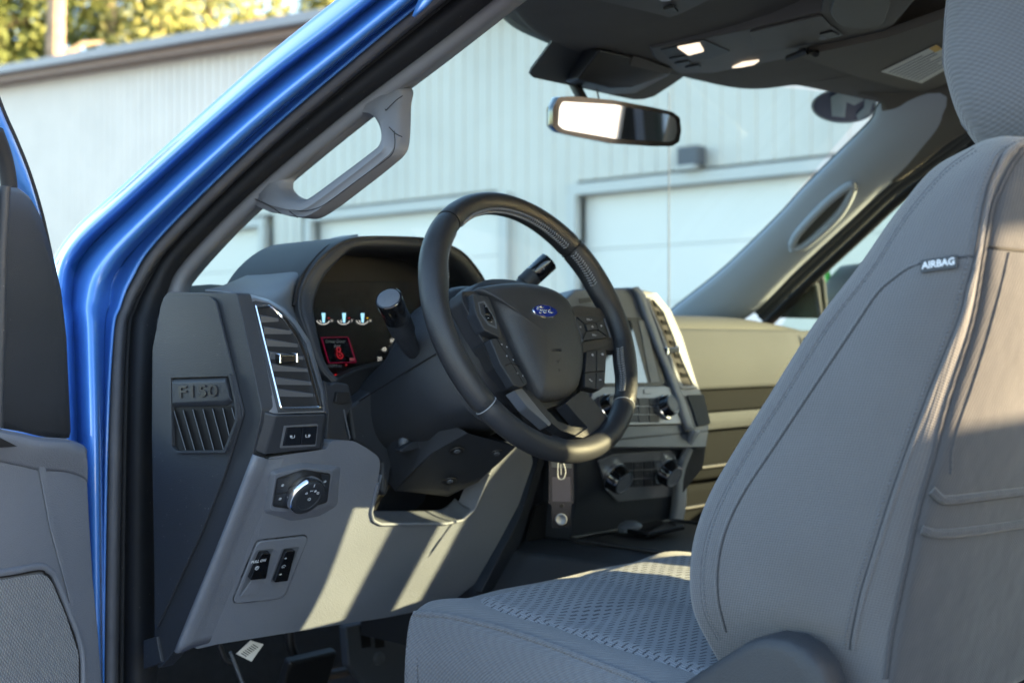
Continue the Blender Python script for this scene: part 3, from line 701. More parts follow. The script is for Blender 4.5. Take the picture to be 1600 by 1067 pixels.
vent(dash, bo, bi, fA, sl_, (437, 561, 463, 560))
# mirror-heater style switch pair
fs2 = lambda o: (lambda p: p.y - (.081 + .42 * (1.290 - p.z)) + o)
ring('switch_bezel', T([(444.5, 665), (497, 662), (494, 697), (437.5, 700)], fs2(.0012)), T([(447.5, 667.5), (494.5, 665), (491.5, 694), (441, 696.5)], fs2(.0012)), V((0, .002, 0)), M['silver'], dash, n=48)
for q, sgn in (([(447.5, 667.5), (470.3, 666.3), (467.6, 695.3), (441, 696.5)], 1), ([(471.2, 666.2), (494.5, 665), (491.5, 694), (468.5, 695.2)], -1)):
    b_ = prism('switch_button', T(q, fs2(.0006)), V((0, -.0022, 0)), M['piano'], dash, bevel=.0008, seg=2)
    c = sum(T(q, fs2(.0031)), V((0, 0, 0))) / 4
    s = .0028
    g = [tube_geo([c + V((sgn * -s * .2, 0, s)), c + V((sgn * s * 1.2, 0, s * .7)), c + V((sgn * s * 1.2, 0, -s * .6)), c + V((sgn * -s * .2, 0, -s * .8)), c + V((sgn * -s * .2, 0, s))], .00032, 5),
         tube_geo([c + V((sgn * -s * .2, 0, 0)), c + V((sgn * -s * 1.1, 0, 0))], .0003, 5), tube_geo([c + V((sgn * -s * .6, 0, s * .7)), c + V((sgn * -s * 1.1, 0, 0)), c + V((sgn * -s * .6, 0, -s * .7))], .0003, 5)]
    make('switch_symbol', *join_geo(g), M['white'], dash)

# knee panel
K = lambda L_, o=0: T(L_, fK(o))
kp = [(422, 714), (512, 701), (516, 689), (536, 687.5), (553.5, 689), (572, 699), (591, 713), (594.5, 724), (590, 758), (581, 800), (584, 812), (595, 818), (697, 817), (722, 812), (740, 795), (762, 744), (786, 702), (796, 694), (812, 690), (829, 704), (833, 722), (811, 787), (783, 840), (742, 912), (700, 945), (600, 965), (540, 974), (340, 1006), (306, 1014), (305, 1006), (331, 945), (376, 833), (420, 716)]
kpl = K(kp)
prism('knee_panel', rnd(kpl, .006), V((0, .035, .0)), M['grey'], dash, bevel=.004, seg=4)
# chamfered outer edge of the knee panel, turning toward the door
l0 = [at(x, y, fK(.0)) for x, y in [(421, 717), (375, 833), (330, 945), (304, 1008)]]
l1 = [at(x, y, fX(-.7735)) for x, y in [(399, 711), (350, 838), (302, 955), (276, 1019)]]
net('knee_panel_edge', [[b + V((.012, .02, 0)), b, b.lerp(a, .5) + V((-.0015, -.003, 0)), a + V((0, -.0008, 0)), a + V((.03, .0035, 0))] for a, b in zip(l0, l1)], M['grey'], dash, ku=4, kv=4, solid=.002, sharp=180)
# rim of the column opening
tube('opening_lip', rnd(K([(593, 722), (589, 758), (580, 800), (583, 813), (595, 819), (697, 818), (722, 813), (741, 796), (763, 744), (787, 702)], .001), .004)[5:-5], .0022, M['grey'], dash, n=10)
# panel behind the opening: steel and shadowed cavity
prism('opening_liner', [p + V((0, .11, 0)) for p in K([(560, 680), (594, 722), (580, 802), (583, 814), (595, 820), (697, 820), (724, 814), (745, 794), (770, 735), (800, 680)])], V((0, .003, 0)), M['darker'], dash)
shelf0 = K([(586, 812), (597, 818), (697, 817), (722, 812), (739, 797)], .0)
net('opening_sill', [[p, p + V((0, .02, .006)), p + V((0, .036, .014))] for p in shelf0], M['mid'], dash, solid=.001, sharp=180)
sh2 = K([(596, 742), (590, 770), (581, 803)], .0)
net('opening_cheek', [[p, p + V((.006, .02, 0)), p + V((.012, .036, 0))] for p in sh2], M['grey'], dash, solid=.001, sharp=180)
# lighting switch, its raised surround
bs0 = K([(412, 800), (420, 735), (470, 722), (532, 728), (527, 790), (500, 806), (455, 814)], .0)
bs1 = K([(422, 797), (430, 740), (474, 730), (519, 735), (514, 787), (497, 795), (462, 801)], .012)
loops('lighting_switch_surround', [rnd(bs0, .006), rnd([a.lerp(b, .8) for a, b in zip(bs0, bs1)], .006), rnd(bs1, .006)], M['grey'], dash, bevel=.003, cap=(False, True))
ls0 = [(432, 746), (474, 733), (516, 739), (510.5, 784), (467, 797), (425, 790)]
lsw = prism('lighting_switch', rnd(K(ls0, .0125), .004), nK * .0015, M['darker'], dash, bevel=.001)
for q in ([(434, 749), (452, 744), (449, 767), (431, 770)], [(431, 772.5), (449, 769.5), (455, 790), (427, 788)], [(502, 739.5), (513.5, 742), (512, 763), (503, 765)], [(503, 768), (511.5, 766), (509, 782), (496, 787)]):
    prism('switch_key', rnd(K(q, .0142), .001), nK * .0008, M['dark'], lsw, bevel=.0005, seg=1)
kc = at(472, 767, fK(.014)); xk = XD
lathe('dial', kc, nK, [(0, .0245), (.003, .0255), (.012, .0250), (.0135, .0238)], M['chrome'], lsw, n=56, xdir=XD)
lathe('dial_cap', kc, nK, [(.010, .0232), (.0145, .0228), (.0153, .0215), (.0153, .0165), (.0147, .0160), (.0147, .0001)], M['dark'], lsw, n=56, xdir=XD)
def glyph_ring(c, r, w, xd, yd, m, par, name='symbol', n=16):
    pts = [c + xd * (cos(2 * pi * k / n) * r) + yd * (sin(2 * pi * k / n) * r) for k in range(n)]
    v_, f_ = tube_geo(pts, w, 5, closed=True); return make(name, v_, f_, m, par)
def glyph(c, segs, s, w, xd, yd, m, par, name='symbol'):
    g = []
    for sg in segs: g.append(tube_geo([c + xd * (x * s) + yd * (y * s) for x, y in sg], w, 5))
    return make(name, *join_geo(g), m, par)
HL = [[(-.1, .8), (.6, .5), (.6, -.5), (-.1, -.8), (-.1, .8)], [(-.4, .6), (-1, .6)], [(-.4, 0), (-1, 0)], [(-.4, -.6), (-1, -.6)]]
kf = kc + nK * .0157
glyph_ring(kf + XD * -.0075 + uK * .0085, .0013, .00028, XD, uK, M['white'], lsw)
glyph(kf + XD * -.001 + uK * .0115, [[(-1, .5), (-1, -.5)], [(-1, 0), (1, 0)], [(1, .5), (1, -.5)]], .0016, .00028, XD, uK, M['white'], lsw)
glyph(kf + XD * .0055 + uK * .0105, HL, .0018, .00028, XD, uK, M['white'], lsw)
glyph_ring(kf + XD * .0105 + uK * .0070, .0016, .00028, XD, uK, M['white'], lsw)
glyph_ring(kf + XD * .0005 + uK * -.001, .0018, .00028, XD, uK, M['white'], lsw)
glyph(kf + uK * .019, [[(0, .9), (0, -.9)]], .0022, .0004, XD, uK, M['white'], lsw)
for (x, y) in ((442, 758), (438, 779), (508, 752), (504, 774)):
    glyph(at(x, y, fK(.0153)), HL, .0020, .00026, XD, uK, M['white'], lsw)
# parking brake and pedal switches
pb = prism('brake_switch_panel', rnd(K([(402, 845), (477, 836), (479, 842), (444, 928), (436, 933.5), (367, 941), (364, 936)], .0), .006), nK * .0022, M['grey'], dash, bevel=.0018)
ring('panel_gap', rnd(K([(400, 843), (478.5, 834), (481, 842), (445.5, 930), (437, 935.5), (366, 943), (361.5, 937)], .0), .006), rnd(K([(402, 845), (477, 836), (479, 842), (444, 928), (436, 933.5), (367, 941), (364, 936)], .0), .006), nK * -.0004 - nK * .0 , M['black'], dash, n=72)
for q in ([(400.5, 859), (427.5, 856), (399, 927), (373, 931)], [(440.5, 856.5), (468, 853), (446, 906), (422, 908.5)]):
    prism('switch_recess', rnd(K(q, .00225), .003), nK * .0004, M['mid'], pb)
rc = K([(397, 898), (412, 897), (399, 926), (374.5, 930)], .0028)
prism('recess_ramp', rc, nK * .002, M['grey'], pb, bevel=.001)
b1 = prism('brake_switch', rnd(K([(404, 860), (419, 859), (411.5, 898.5), (386, 901)], .003), .0025), nK * .007, M['piano'], pb, bevel=.0018)
b2 = prism('pedal_switch', rnd(K([(443, 857), (458, 856), (446, 903), (424.5, 905.5)], .003), .0025), nK * .006, M['piano'], pb, bevel=.0018)
c1 = at(403.5, 880, fK(.0108))
text('switch_lettering', 'PULL ON', at(404, 876.5, fK(.0112)), XD, uK, .0054, M['white'], b1, ext=.0001, bold=.00012)
cc = at(401.5, 887, fK(.0112)); glyph_ring(cc, .0026, .00035, XD, uK, M['white'], b1); text('switch_lettering', 'P', cc, XD, uK, .0045, M['white'], b1, ext=.0001)
for (x, y, s) in ((446, 872, 1), (438, 897, -1)):
    glyph(at(x, y, fK(.0098)), [[(-1, 0), (1, 0)], [(0, .6), (1, 0), (0, -.6)]], .0018, .0004, XD, uK, M['white'], b2)
glyph(at(443, 885, fK(.0098)), [[(-1, -.3), (-1, .3), (-.3, .9), (.5, .9), (.9, .3), (1.2, .3)], [(-.6, -.6), (0, -.2), (.6, -.6)]], .0026, .0004, XD, uK, M['white'], b2)

# ---- binnacle and cluster
RO = [(512, 599), (494, 580), (480, 548), (466, 510), (457, 478), (462, 445), (486, 408), (520, 380), (556, 369.5), (620, 369), (667, 373), (712, 390), (738, 417), (755, 445), (768, 480)]
RI = [(524, 589), (512, 577), (501, 554), (492.5, 512), (488.5, 484), (492.5, 461), (505, 434), (532, 404), (556, 389.5), (620, 390), (667, 393.5), (698, 404), (722, 427), (738, 452), (750, 485)]
YO = [.20, .205, .21, .215, .225, .235, .24, .245, .245, .245, .245, .25, .26, .27, .27]
rows = []
for (a, b, yy) in zip(RO, RI, YO):
    o3 = aY(*a, yy); i3 = aY(*b, yy - .002)
    mid = o3.lerp(i3, .5) + V((0, -.010, 0))
    ctr = V((-.405, .30, 1.41)); inn = (ctr - i3); inn.y = 0; inn.normalize()
    rows.append([o3 + V((0, .16, 0)) + inn * .002, o3 + V((0, .004, 0)), o3.lerp(i3, .22) + V((0, -.008, 0)), mid, o3.lerp(i3, .8) + V((0, -.008, 0)), i3, i3 + V((0, .012, 0)) + inn * .002, i3 + V((0, .06, 0)) + inn * .004, i3 + V((0, .10, 0)) + inn * .006])
net('binnacle_hood', rows, M['dark'], dash, ku=4, kv=5, sharp=180)
CLY = .315
cluster = prism('instrument_cluster', [V((x, CLY + .012, z)) for x, z in ((-.60, 1.27), (-.60, 1.40), (-.57, 1.455), (-.53, 1.500), (-.50, 1.512), (-.30, 1.512), (-.24, 1.46), (-.20, 1.38), (-.20, 1.27))], V((0, .01, 0)), M['black'], dash)
def cl(x, y, o=0.0): return aY(x, y, CLY - o)
for cx, mk in ((505, M['red']), (537, M['red']), (566, M['yellow'])):
    c = cl(cx, 500)
    s = .0095
    prism('gauge_needle', [c + V((-.0030, 0, .0100)), c + V((.0036, 0, .0100)), c + V((.0022, 0, -.0038)), c + V((-.0012, 0, -.0038))], V((0, -.0006, 0)), M['cyan'], cluster)
    arc = [c + V((cos(t) * s * 1.15, 0, -.0005 + sin(t) * s * .60)) for t in [pi * (1.02 + .96 * k / 10) for k in range(11)]]
    tube('gauge_arc', arc, .0007, M['gaugeprint'], cluster, n=5)
    tube('gauge_mark', [c + V((-.006, 0, -.0005)), c + V((-.0035, 0, -.0035))], .0007, M['gaugeprint'], cluster, n=5)
    tube('gauge_mark', [c + V((.0085, 0, .003)), c + V((.0115, 0, .003))], .0008, mk, cluster, n=5)
    text('gauge_letter', 'H' if cx != 537 else 'F', c + V((.0155, -.0002, -.001)), XD, (0, 0, 1), .0055, M['gaugeprint'], cluster, ext=.0001)
dsp = T([(502, 527), (544, 526), (557, 566), (514, 567.5)], lambda p: p.y - CLY)
ring('display_outline', dsp, [p.lerp(sum(dsp, V((0, 0, 0))) / 4, .035) for p in dsp], V((0, .0006, 0)), M['reddim'], cluster, n=48)
prism('display', [p + V((0, .001, 0)) for p in dsp], V((0, .001, 0)), M['screen'], cluster)
text('display_lettering', 'Driver Door', cl(524, 533.5, .0005), XD, (0, 0, 1), .0070, M['dimwhite'], cluster, ext=.0001)
text('display_lettering', 'Ajar', cl(527, 540.5, .0005), XD, (0, 0, 1), .0070, M['dimwhite'], cluster, ext=.0001)
c = cl(531, 553, .0006)
glyph_ring(c + V((-.0022, 0, .0062)), .0032, .0007, XD, V((0, 0, 1)), M['red'], cluster)
glyph(c, [[(-.9, .4), (-.9, -.2), (-.3, -1), (.6, -1.1), (1, -.5), (.7, .1), (0, .4)], [(-.2, -.1), (.3, -.6)]], .0060, .0007, XD, V((0, 0, 1)), M['red'], cluster)
box('display_badge', cl(550, 561.5, .0008), .0085, .0006, .0045, M['dimwhite'], cluster)
text('display_badge_text', 'ON', cl(550, 561.5, .0013), XD, (0, 0, 1), .0045, M['red'], cluster, ext=.0001)
text('odometer', '030089.5 mi', cl(521, 572, .0006), XD, (0, 0, 1), .0062, M['dimwhite'], cluster, ext=.0001)
glyph_ring(cl(525, 588.5, .0006), .0024, .0011, XD, V((0, 0, 1)), M['reddot'], cluster, name='warning_light')
glyph_ring(cl(541, 570, .0006), .0012, .0004, XD, V((0, 0, 1)), M['red'], cluster, name='warning_light')
# speedometer dial
sc_ = cl(652, 566); R_ = .056
for k in range(17):
    t = pi * (1.02 - k * .040); a = V((cos(t), 0, sin(t)))
    tube('gauge_mark', [sc_ + a * (R_ * (.88 if k % 2 else .82)), sc_ + a * R_ * .95], .0006 if k % 2 else .0011, M['gaugeprint'], cluster, n=5)
for s_, x_, y_ in (('20', 593, 561), ('40', 600, 546), ('60', 613, 532), ('80', 632, 522)):
    text('gauge_number', s_, cl(x_, y_, .0004), XD, (0, 0, 1), .0088, M['gaugeprint'], cluster, ext=.0001)
tube('gauge_ring', [sc_ + V((cos(pi * (1.1 - k * .03)), 0, sin(pi * (1.1 - k * .03)))) * (R_ * 1.05) for k in range(26)], .0012, M['mid'], cluster, n=6)
prism('cluster_lens', T([(486, 440), (486, 585), (700, 630), (745, 440)], lambda p: p.y - (CLY - .030 - .10 * (p.z - 1.40))), V((0, .0015, 0)), M['clusterglass'], cluster)
# lower cluster surround, dark trim between vent module and column
prism('cluster_lower_trim', T([(500, 583), (524, 592), (560, 575), (620, 560), (640, 600), (600, 660), (560, 700), (506, 700), (508, 640)], lambda p: p.y - .235), V((0, .02, 0)), M['darker'], dash, bevel=.004)
lt = [(506, 594), (518, 600), (524, 596), (545, 600), (552, 628), (540, 660), (548, 690), (508, 692), (512, 648)]
prism('lower_trim', T(lt, lambda p: p.y - .185), V((0, .05, 0)), M['dark'], dash, bevel=.003)
prism('trim_notch', T([(527, 612), (546, 612), (548, 629), (536, 631), (524, 628)], lambda p: p.y - .180), V((0, .006, 0)), M['darker'], dash, bevel=.001)
tube('trim_seam', T([(537, 640), (541, 660), (547, 686)], lambda p: p.y - .1845), .0012, M['mid'], dash, n=6)

# dash top left of the binnacle, up to the windshield
PADR = [
 [(322, 456, .28), (350, 449, .32), (400, 428, .37), (462, 399, .40), (520, 375, .41), (561, 369, .33)],
 [(335, 457, .235), (365, 452, .26), (415, 436, .30), (468, 410, .31), (505, 392, .275), (521, 380, .262)],
 [(348, 458, .20), (378, 456, .21), (425, 446, .24), (462, 430, .25), (478, 420, .25), (487, 408, .25)],
 [(356, 459, .175), (388, 459, .18), (428, 458, .20), (452, 452, .22), (460, 448, .235), (463, 443, .238)],
 [(362, 460, .160), (392, 462, .158), (424, 470, .16), (444, 478, .185), (452, 479, .21), (456, 478, .225)],
 [(364, 463, .152), (394, 467, .15), (424, 477, .148), (447, 492, .155), (459, 510, .178), (467, 516, .205)]]
net('dash_pad_side', [[aY(x, y, d) + V((0, .002, 0)) for x, y, d in r] for r in PADR], M['mid'], dash, ku=6, kv=6, solid=.003, sharp=180)
tube('hood_seam', spline([p + V((0, -.006, .0)) for p in [aY(523, 377.5, .262), aY(505, 388, .252), aY(487, 406, .245), aY(464, 438, .235), aY(454, 478, .220)]], 6), .0022, M['black'], dash, n=8)
# main dash top and passenger side pad
PT = []
for x in (-.66, -.60, -.5, -.2, -.12, 0, .12, .2, .35, .55, .70, .78):
    top = 1.425 if x < -.6 else (1.455 if x < .16 else 1.425 - .02 * max(0, (x - .6) / .18))
    base = .36 if x < -.14 else (.30 if x < .16 else .24)
    PT.append([V((x, .66 - .1 * abs(x), top - .015)), V((x, .50, top)), V((x, base + .10, top + .002)), V((x, base + .02, top - .008)), V((x, base - .01, top - .035)), V((x, base, top - .07))])
net('dash_top', PT, M['olive'], dash, ku=4, kv=3, solid=.003, sharp=180)
# passenger dash face
def pas(z0, z1, y0, y1, m, nm, xs=(.17, .30, .45, .6, .72, .775), bulge=.008, n=4):
    rows = []
    for x in xs:
        cv = -.03 * max(0, (x - .6)) / .18
        rows.append([V((x, y0 + (y1 - y0) * k / n - sin(pi * k / n) * bulge - cv, z0 + (z1 - z0) * k / n)) for k in range(n + 1)])
    return net(nm, rows, m, dash, ku=4, kv=4, solid=.003, sharp=180)
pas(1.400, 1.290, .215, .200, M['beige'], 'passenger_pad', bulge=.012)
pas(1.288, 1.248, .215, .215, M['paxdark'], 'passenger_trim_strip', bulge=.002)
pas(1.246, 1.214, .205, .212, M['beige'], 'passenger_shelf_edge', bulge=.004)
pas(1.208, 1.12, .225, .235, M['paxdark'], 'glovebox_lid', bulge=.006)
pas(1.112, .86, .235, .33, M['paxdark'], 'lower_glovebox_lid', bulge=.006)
for z in (1.145, 1.075):
    tube('glovebox_ridge', [V((.18, .222, z)), V((.45, .218, z)), V((.75, .21, z))], .004, M['darker'], dash, n=8)
# passenger end vent with a pale frame
box('passenger_vent', (.745, .185, 1.345), .055, .03, .10, M['white'], dash, bevel=.012)
tube('passenger_vent_edge', spline([V((.715, .165, 1.40)), V((.70, .165, 1.37)), V((.705, .165, 1.33)), V((.72, .165, 1.29))], 5), .006, M['darker'], dash, n=8)

prism('dash_backing', [V((.10, .30, 1.39)), V((.78, .30, 1.39)), V((.78, .33, .86)), V((.10, .33, .86))], V((0, .02, 0)), M['black'], dash)
box('dash_core', (-.03, .42, 1.15), .5, .12, .5, M['black'], dash)
# ---- centre stack
def fT(o=0): return lambda p: p.y - (.172 - .38 * (1.42 - p.z)) + o
def fL(o=0): return lambda p: p.y - (.098 + .50 * (1.225 - p.z)) + o
nT = V((0, -1, .38)).normalized(); uT = V((0, .38, 1)).normalized(); nL = V((0, -1, -.5)).normalized(); uL = V((0, -.5, 1)).normalized()
o1 = T([(880, 470), (900, 452), (985, 449), (1021, 456), (1046, 487), (1063, 527), (1086, 598), (1109, 668), (1104, 700), (890, 700)], fT())
stack = loops('centre_stack', [o1, [p + V((0, .004, 0)) for p in o1], [p + V((0, .12, -.02)) for p in o1]], M['mid'], dash, bevel=.004)
# glossy dark side strip + silver spine
net('stack_spine', [[at(x - 2, y, fT(.002)), at(x + 2.5, y, fT(.010)), at(x + 8, y, fT(.010)), at(x + 11, y, fT(.001))] for x, y in ((985, 449), (996, 462), (1006, 490), (1024, 540), (1050, 605), (1072, 672))], M['satin'], stack, ku=4, kv=5, solid=.002, sharp=180)
prism('screen_surround', T([(905, 496), (1000, 497), (1034, 560), (1036, 600), (1028, 604), (930, 605)], fT(.001)), nT * .003, M['darker'], stack, bevel=.001)
prism('screen', T([(908, 503), (985, 501), (1011, 598), (934, 599)], fT(.0045)), nT * .0008, M['screen'], stack)
prism('screen_side_strip', T([(997, 501), (1008, 501), (1030, 597), (1016, 598)], fT(.0045)), nT * .001, M['mid'], stack, bevel=.0006)
prism('top_slot', T([(904, 467), (922, 465), (924, 472), (906, 474)], fT(.001)), nT * .0008, M['darker'], stack)
# right-hand vent
BO = [(1010, 466), (1022, 463), (1040, 482), (1056, 520), (1072, 560), (1090, 606), (1064, 607), (1050, 570), (1032, 520)]
BI = [(1014, 469), (1021, 468), (1037, 487), (1052, 524), (1066, 562), (1084, 602), (1067, 603), (1053, 568), (1036, 522)]
fTv = lambda o: fT(o + .004)
prism('vent_face', T([(1004, 462), (1023, 458), (1046, 486), (1064, 527), (1086, 598), (1094, 618), (1062, 620), (1046, 575), (1026, 520)], fT(.0)), nT * .0035, M['satin'], stack, bevel=.001)
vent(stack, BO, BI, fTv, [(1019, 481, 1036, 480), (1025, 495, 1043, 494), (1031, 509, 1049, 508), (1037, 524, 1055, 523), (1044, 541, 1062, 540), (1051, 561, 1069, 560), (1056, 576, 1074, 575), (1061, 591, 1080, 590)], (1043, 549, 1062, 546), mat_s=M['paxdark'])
prism('stack_trim_block', T([(1071, 618), (1097, 617), (1108, 663), (1088, 667), (1080, 640)], fT(.0)), nT * .004, M['beige'], stack, bevel=.001)
# radio row
rad = prism('radio_panel', T([(925, 605), (1035, 604), (1052, 606), (1066, 640), (1071, 663), (905, 668)], fT(.001)), nT * .0045, M['silver'], stack, bevel=.002)
prism('radio_bar', T([(1005, 608), (1017, 607.5), (1018, 615), (1006, 616)], fT(.006)), nT * .0015, M['silver'], rad, bevel=.001)
for i in range(4):
    x0 = 962 + i * 17
    for (y0, y1) in ((622, 634), (635.5, 647), (648.5, 660)):
        prism('radio_button', T([(x0, y0), (x0 + 15.5, y0 - .5), (x0 + 17, y1 - .5), (x0 + 1.5, y1)], fT(.0058)), nT * .0016, M['dark'], rad, bevel=.0006, seg=1)
def knob(px, py, f, n_, r, par, len_=.020):
    c = at(px, py, f)
    k = lathe('knob', c, n_, [(0, r), (.003, r * 1.0), (.006, r * .93), (len_ * .8, r * .88), (len_, r * .80)], M['piano'], par, n=44)
    lathe('knob_ring', c, n_, [(.001, r * 1.03), (.0055, r * 1.03), (.0062, r * .95)], M['chrome'], k, n=44)
    lathe('knob_face', c, n_, [(len_ * .9, r * .76), (len_ + .0012, r * .74), (len_ + .0014, r * .66), (len_ + .0006, r * .62), (len_ + .0006, .0001)], M['mid'], k, n=44)
    return k
knob(946, 636, fT(.006), nT, .0185, rad); knob(1037, 637, fT(.006), nT, .0195, rad)
# lower stack and climate panel
lo = T([(890, 690), (1104, 700), (1108, 672), (1096, 730), (1062, 772), (1052, 795), (1046, 835), (930, 845), (905, 770)], fL())
lo = T([(900, 690), (1108, 672), (1100, 730), (1064, 775), (1046, 835), (890, 845), (900, 770)], fL())
prism('lower_stack', lo, V((0, .12, 0)), M['dark'], stack, bevel=.004)
net('lower_stack_spine', [[at(x - 4, y, fL(.002)), at(x, y, fL(.012)), at(x + 6, y, fL(.010)), at(x + 16, y, fL(-.03))] for x, y in ((1083, 672), (1073, 700), (1058, 740), (1054, 790), (1047, 825))], M['satin'], stack, ku=4, kv=5, solid=.002, sharp=180)
clim = prism('climate_panel', rnd(T([(932, 719), (958, 709), (1046, 702.5), (1056, 716), (1065, 749), (1058, 772), (963, 782), (947, 766)], fL(.001)), .004), nL * .004, M['silver'], stack, bevel=.0015)
for i in range(4):
    for j in range(3):
        x0 = 974 + i * 15.2; y0 = 722 + j * 13.5 - i * .8
        prism('climate_button', T([(x0, y0), (x0 + 13.8, y0 - .8), (x0 + 14.5, y0 + 11), (x0 + .7, y0 + 11.8)], fL(.0055)), nL * .0016, M['dark'], clim, bevel=.0006, seg=1)
        if (i + j) % 2: glyph(at(x0 + 7, y0 + 5.4, fL(.0074)), [[(-.8, 0), (.8, 0)]], .0020, .0004, XD, uL, M['dimwhite'], clim)
for px, py in ((958, 743), (1037, 734)):
    knob(px, py, fL(.0055), nL, .0235, clim, .024)
# kick panel to the right of the column, dark
prism('stack_side_panel', T([(833, 690), (900, 690), (905, 780), (890, 850), (780, 900), (745, 930), (812, 790), (838, 720)], lambda p: p.y - (.16 + .45 * (1.24 - p.z))), V((0, .02, 0)), M['dark'], dash, bevel=.003)
prism('side_panel_fin', T([(848, 700), (858, 700), (800, 895), (760, 930), (752, 925), (812, 810)], lambda p: p.y - (.135 + .5 * (1.24 - p.z))), V((0, .02, 0)), M['dark'], dash, bevel=.002)
prism('cubby', T([(838, 790), (906, 768), (890, 845), (820, 855)], lambda p: p.y - (.15 + .45 * (1.24 - p.z))), V((0, .004, 0)), M['black'], dash, bevel=.001)

# ------------------------------------------------------------------ centre console, phone, oddments
con = thing('centre_console', 'dark grey centre console rising between the front seats', 'console', (0, -.2, .68))
c_top = [(-.19, .16, 1.06), (-.17, .12, 1.075), (.17, .12, 1.075), (.19, .16, 1.06)]
g0 = [V((x, .30, z)) for x, z in ((-.20, .80), (-.195, 1.02), (-.175, 1.065), (.175, 1.065), (.195, 1.02), (.20, .80))]
secs = []
for y_, dz, w in ((.40, -.01, 1), (.20, -.004, 1), (.05, .0, 1), (-.15, -.012, .96), (-.45, -.018, .93), (-.62, -.02, .92)):
    secs.append([V((x * w, y_, z + dz)) for x, z in ((-.20, .70), (-.205, .98), (-.185, 1.055), (-.155, 1.068), (.155, 1.068), (.185, 1.055), (.205, .98), (.20, .70))])
loops('console_body', secs, M['dark'], con, bevel=.006)
box('console_tray', (0, .0, 1.066), .27, .30, .010, M['darker'], con, bevel=.003)
tube('tray_rim', rnd([V((-.14, .16, 1.073)), V((.14, .16, 1.073)), V((.14, -.16, 1.070)), V((-.14, -.16, 1.070))], .02), .003, M['darker'], con, n=8, closed=True)
ph0 = aZ(1012, 836, 1.079); ph1 = aZ(1068, 823, 1.086); d_ = (ph1 - ph0).normalized(); sd = V((-d_.y, d_.x, 0)).normalized()
ph = box('phone', (ph0 + ph1) / 2 + sd * .03, (ph1 - ph0).length, .068, .0075, M['piano'], None, X=d_, Y=sd, Z=d_.cross(sd), bevel=.0025)
tag(ph, 'slim black phone with bright edge lying tilted in the console tray', 'phone')
tube('phone_frame', [ph0 + V((0, 0, -.002)), ph0.lerp(ph1, .5) + V((0, 0, -.002)), ph1 + V((0, 0, -.002))], .0024, M['chrome'], ph, n=8)
cbl = aZ(985, 826, 1.080)
kk = lathe('coin_holder', cbl, (0, 0, 1), [(-.004, .019), (.004, .020), (.008, .017), (.012, .010), (.013, .0001)], M['mid'], None, n=28)
tag(kk, 'small round grey cap lying in the tray behind the phone', 'cap')

prism('column_side_panel', T([(546, 636), (600, 596), (700, 640), (645, 662), (622, 684), (612, 735), (606, 776), (597, 770), (597, 724), (575, 700), (553, 689)], lambda p: p.y - .205), V((0, .03, 0)), M['dark'], dash, bevel=.005)
# ------------------------------------------------------------------ steering wheel
W0 = V((-.40, 0, 1.3995)); TA = radians(23); nW = V((0, -cos(TA), sin(TA))); uW = V((0, sin(TA), cos(TA)))
def wl3(x, y, n=0.0): return W0 + XD * x + uW * y + nW * n
def wp(px, py, n=0.0): return aP(px, py, W0 + nW * n, nW)
def wpl(L_, n=0.0): return [wp(x, y, n) for x, y in L_]
sw = thing('steering_wheel', 'black leather steering wheel with grey stitching, buttons and blue oval badge', 'steering wheel', W0)
RM = .1760; RN = 160
def rim_section(i):
    t = 2 * pi * i / RN; deg = math.degrees(t) % 360
    r = .0150; ex = 0
    for c, w, h in ((35, 26, .0022), (145, 26, .0022), (0, 18, .0006), (180, 18, .0006)):
        d = abs((deg - c + 180) % 360 - 180); r += h * math.exp(-(d / w) ** 2)
    for c in (18, 162): # swelling toward the inside above the side spokes
        d = abs((deg - c + 180) % 360 - 180); ex += .0065 * math.exp(-(d / 9.0) ** 2)
    for c in (-20, 200):
        d = abs((deg - c + 180) % 360 - 180); ex += .005 * math.exp(-(d / 8.0) ** 2)
    return t, r, ex
vs_ = []; fs = []; NS = 20
def rim_pt(t, a, r, ex, lift=0):
    # a: angle round the section; 0 = outward
    inn = max(0, -cos(a)); rr = RM + cos(a) * (r + lift) - ex * inn ** 1.5
    return wl3(cos(t) * rr, sin(t) * rr, sin(a) * (r * 1.06 + lift))
def rim_part(name, d0, d1, m, lift=0, n=None, sunk=True):
    vs_ = []; fs = []; n = n or max(8, int((d1 - d0) / 2.2))
    for i in range(n + 1):
        dg_ = d0 + (d1 - d0) * i / n; t = radians(dg_); _, r, ex = rim_section(t / (2 * pi) * RN)
        e = 0
        if sunk and (i == 0 or i == n): e = -.0016
        for k in range(NS): vs_.append(rim_pt(t, 2 * pi * k / NS, r + e, ex, lift))
    for i in range(n):
        for k in range(NS):
            fs.append([i * NS + k, i * NS + (k + 1) % NS, (i + 1) * NS + (k + 1) % NS, (i + 1) * NS + k])
    return make(name, vs_, fs, m, sw, sharp=180)
# leather from lower left up over the top to lower right; smoother urethane round the bottom
SEAMS = [-42, 42, 127, 218]
rim = rim_part('rim', -42, 42, M['leather']); rim_part('rim', 42, 127, M['leather']); rim_part('rim', 127, 218, M['leather'])
rim_part('lower_rim', 218, 318, M['urethane'])
for d in SEAMS:
    t = radians(d); _, r, ex = rim_section(t / (2 * pi) * RN)
    pts = [rim_pt(t, 2 * pi * k / 28, r - .0006, ex) for k in range(28)]
    tube('rim_joint', pts, .0007, M['stitch'] if d in (-42, 218) else M['black'], sw, n=6, closed=True)
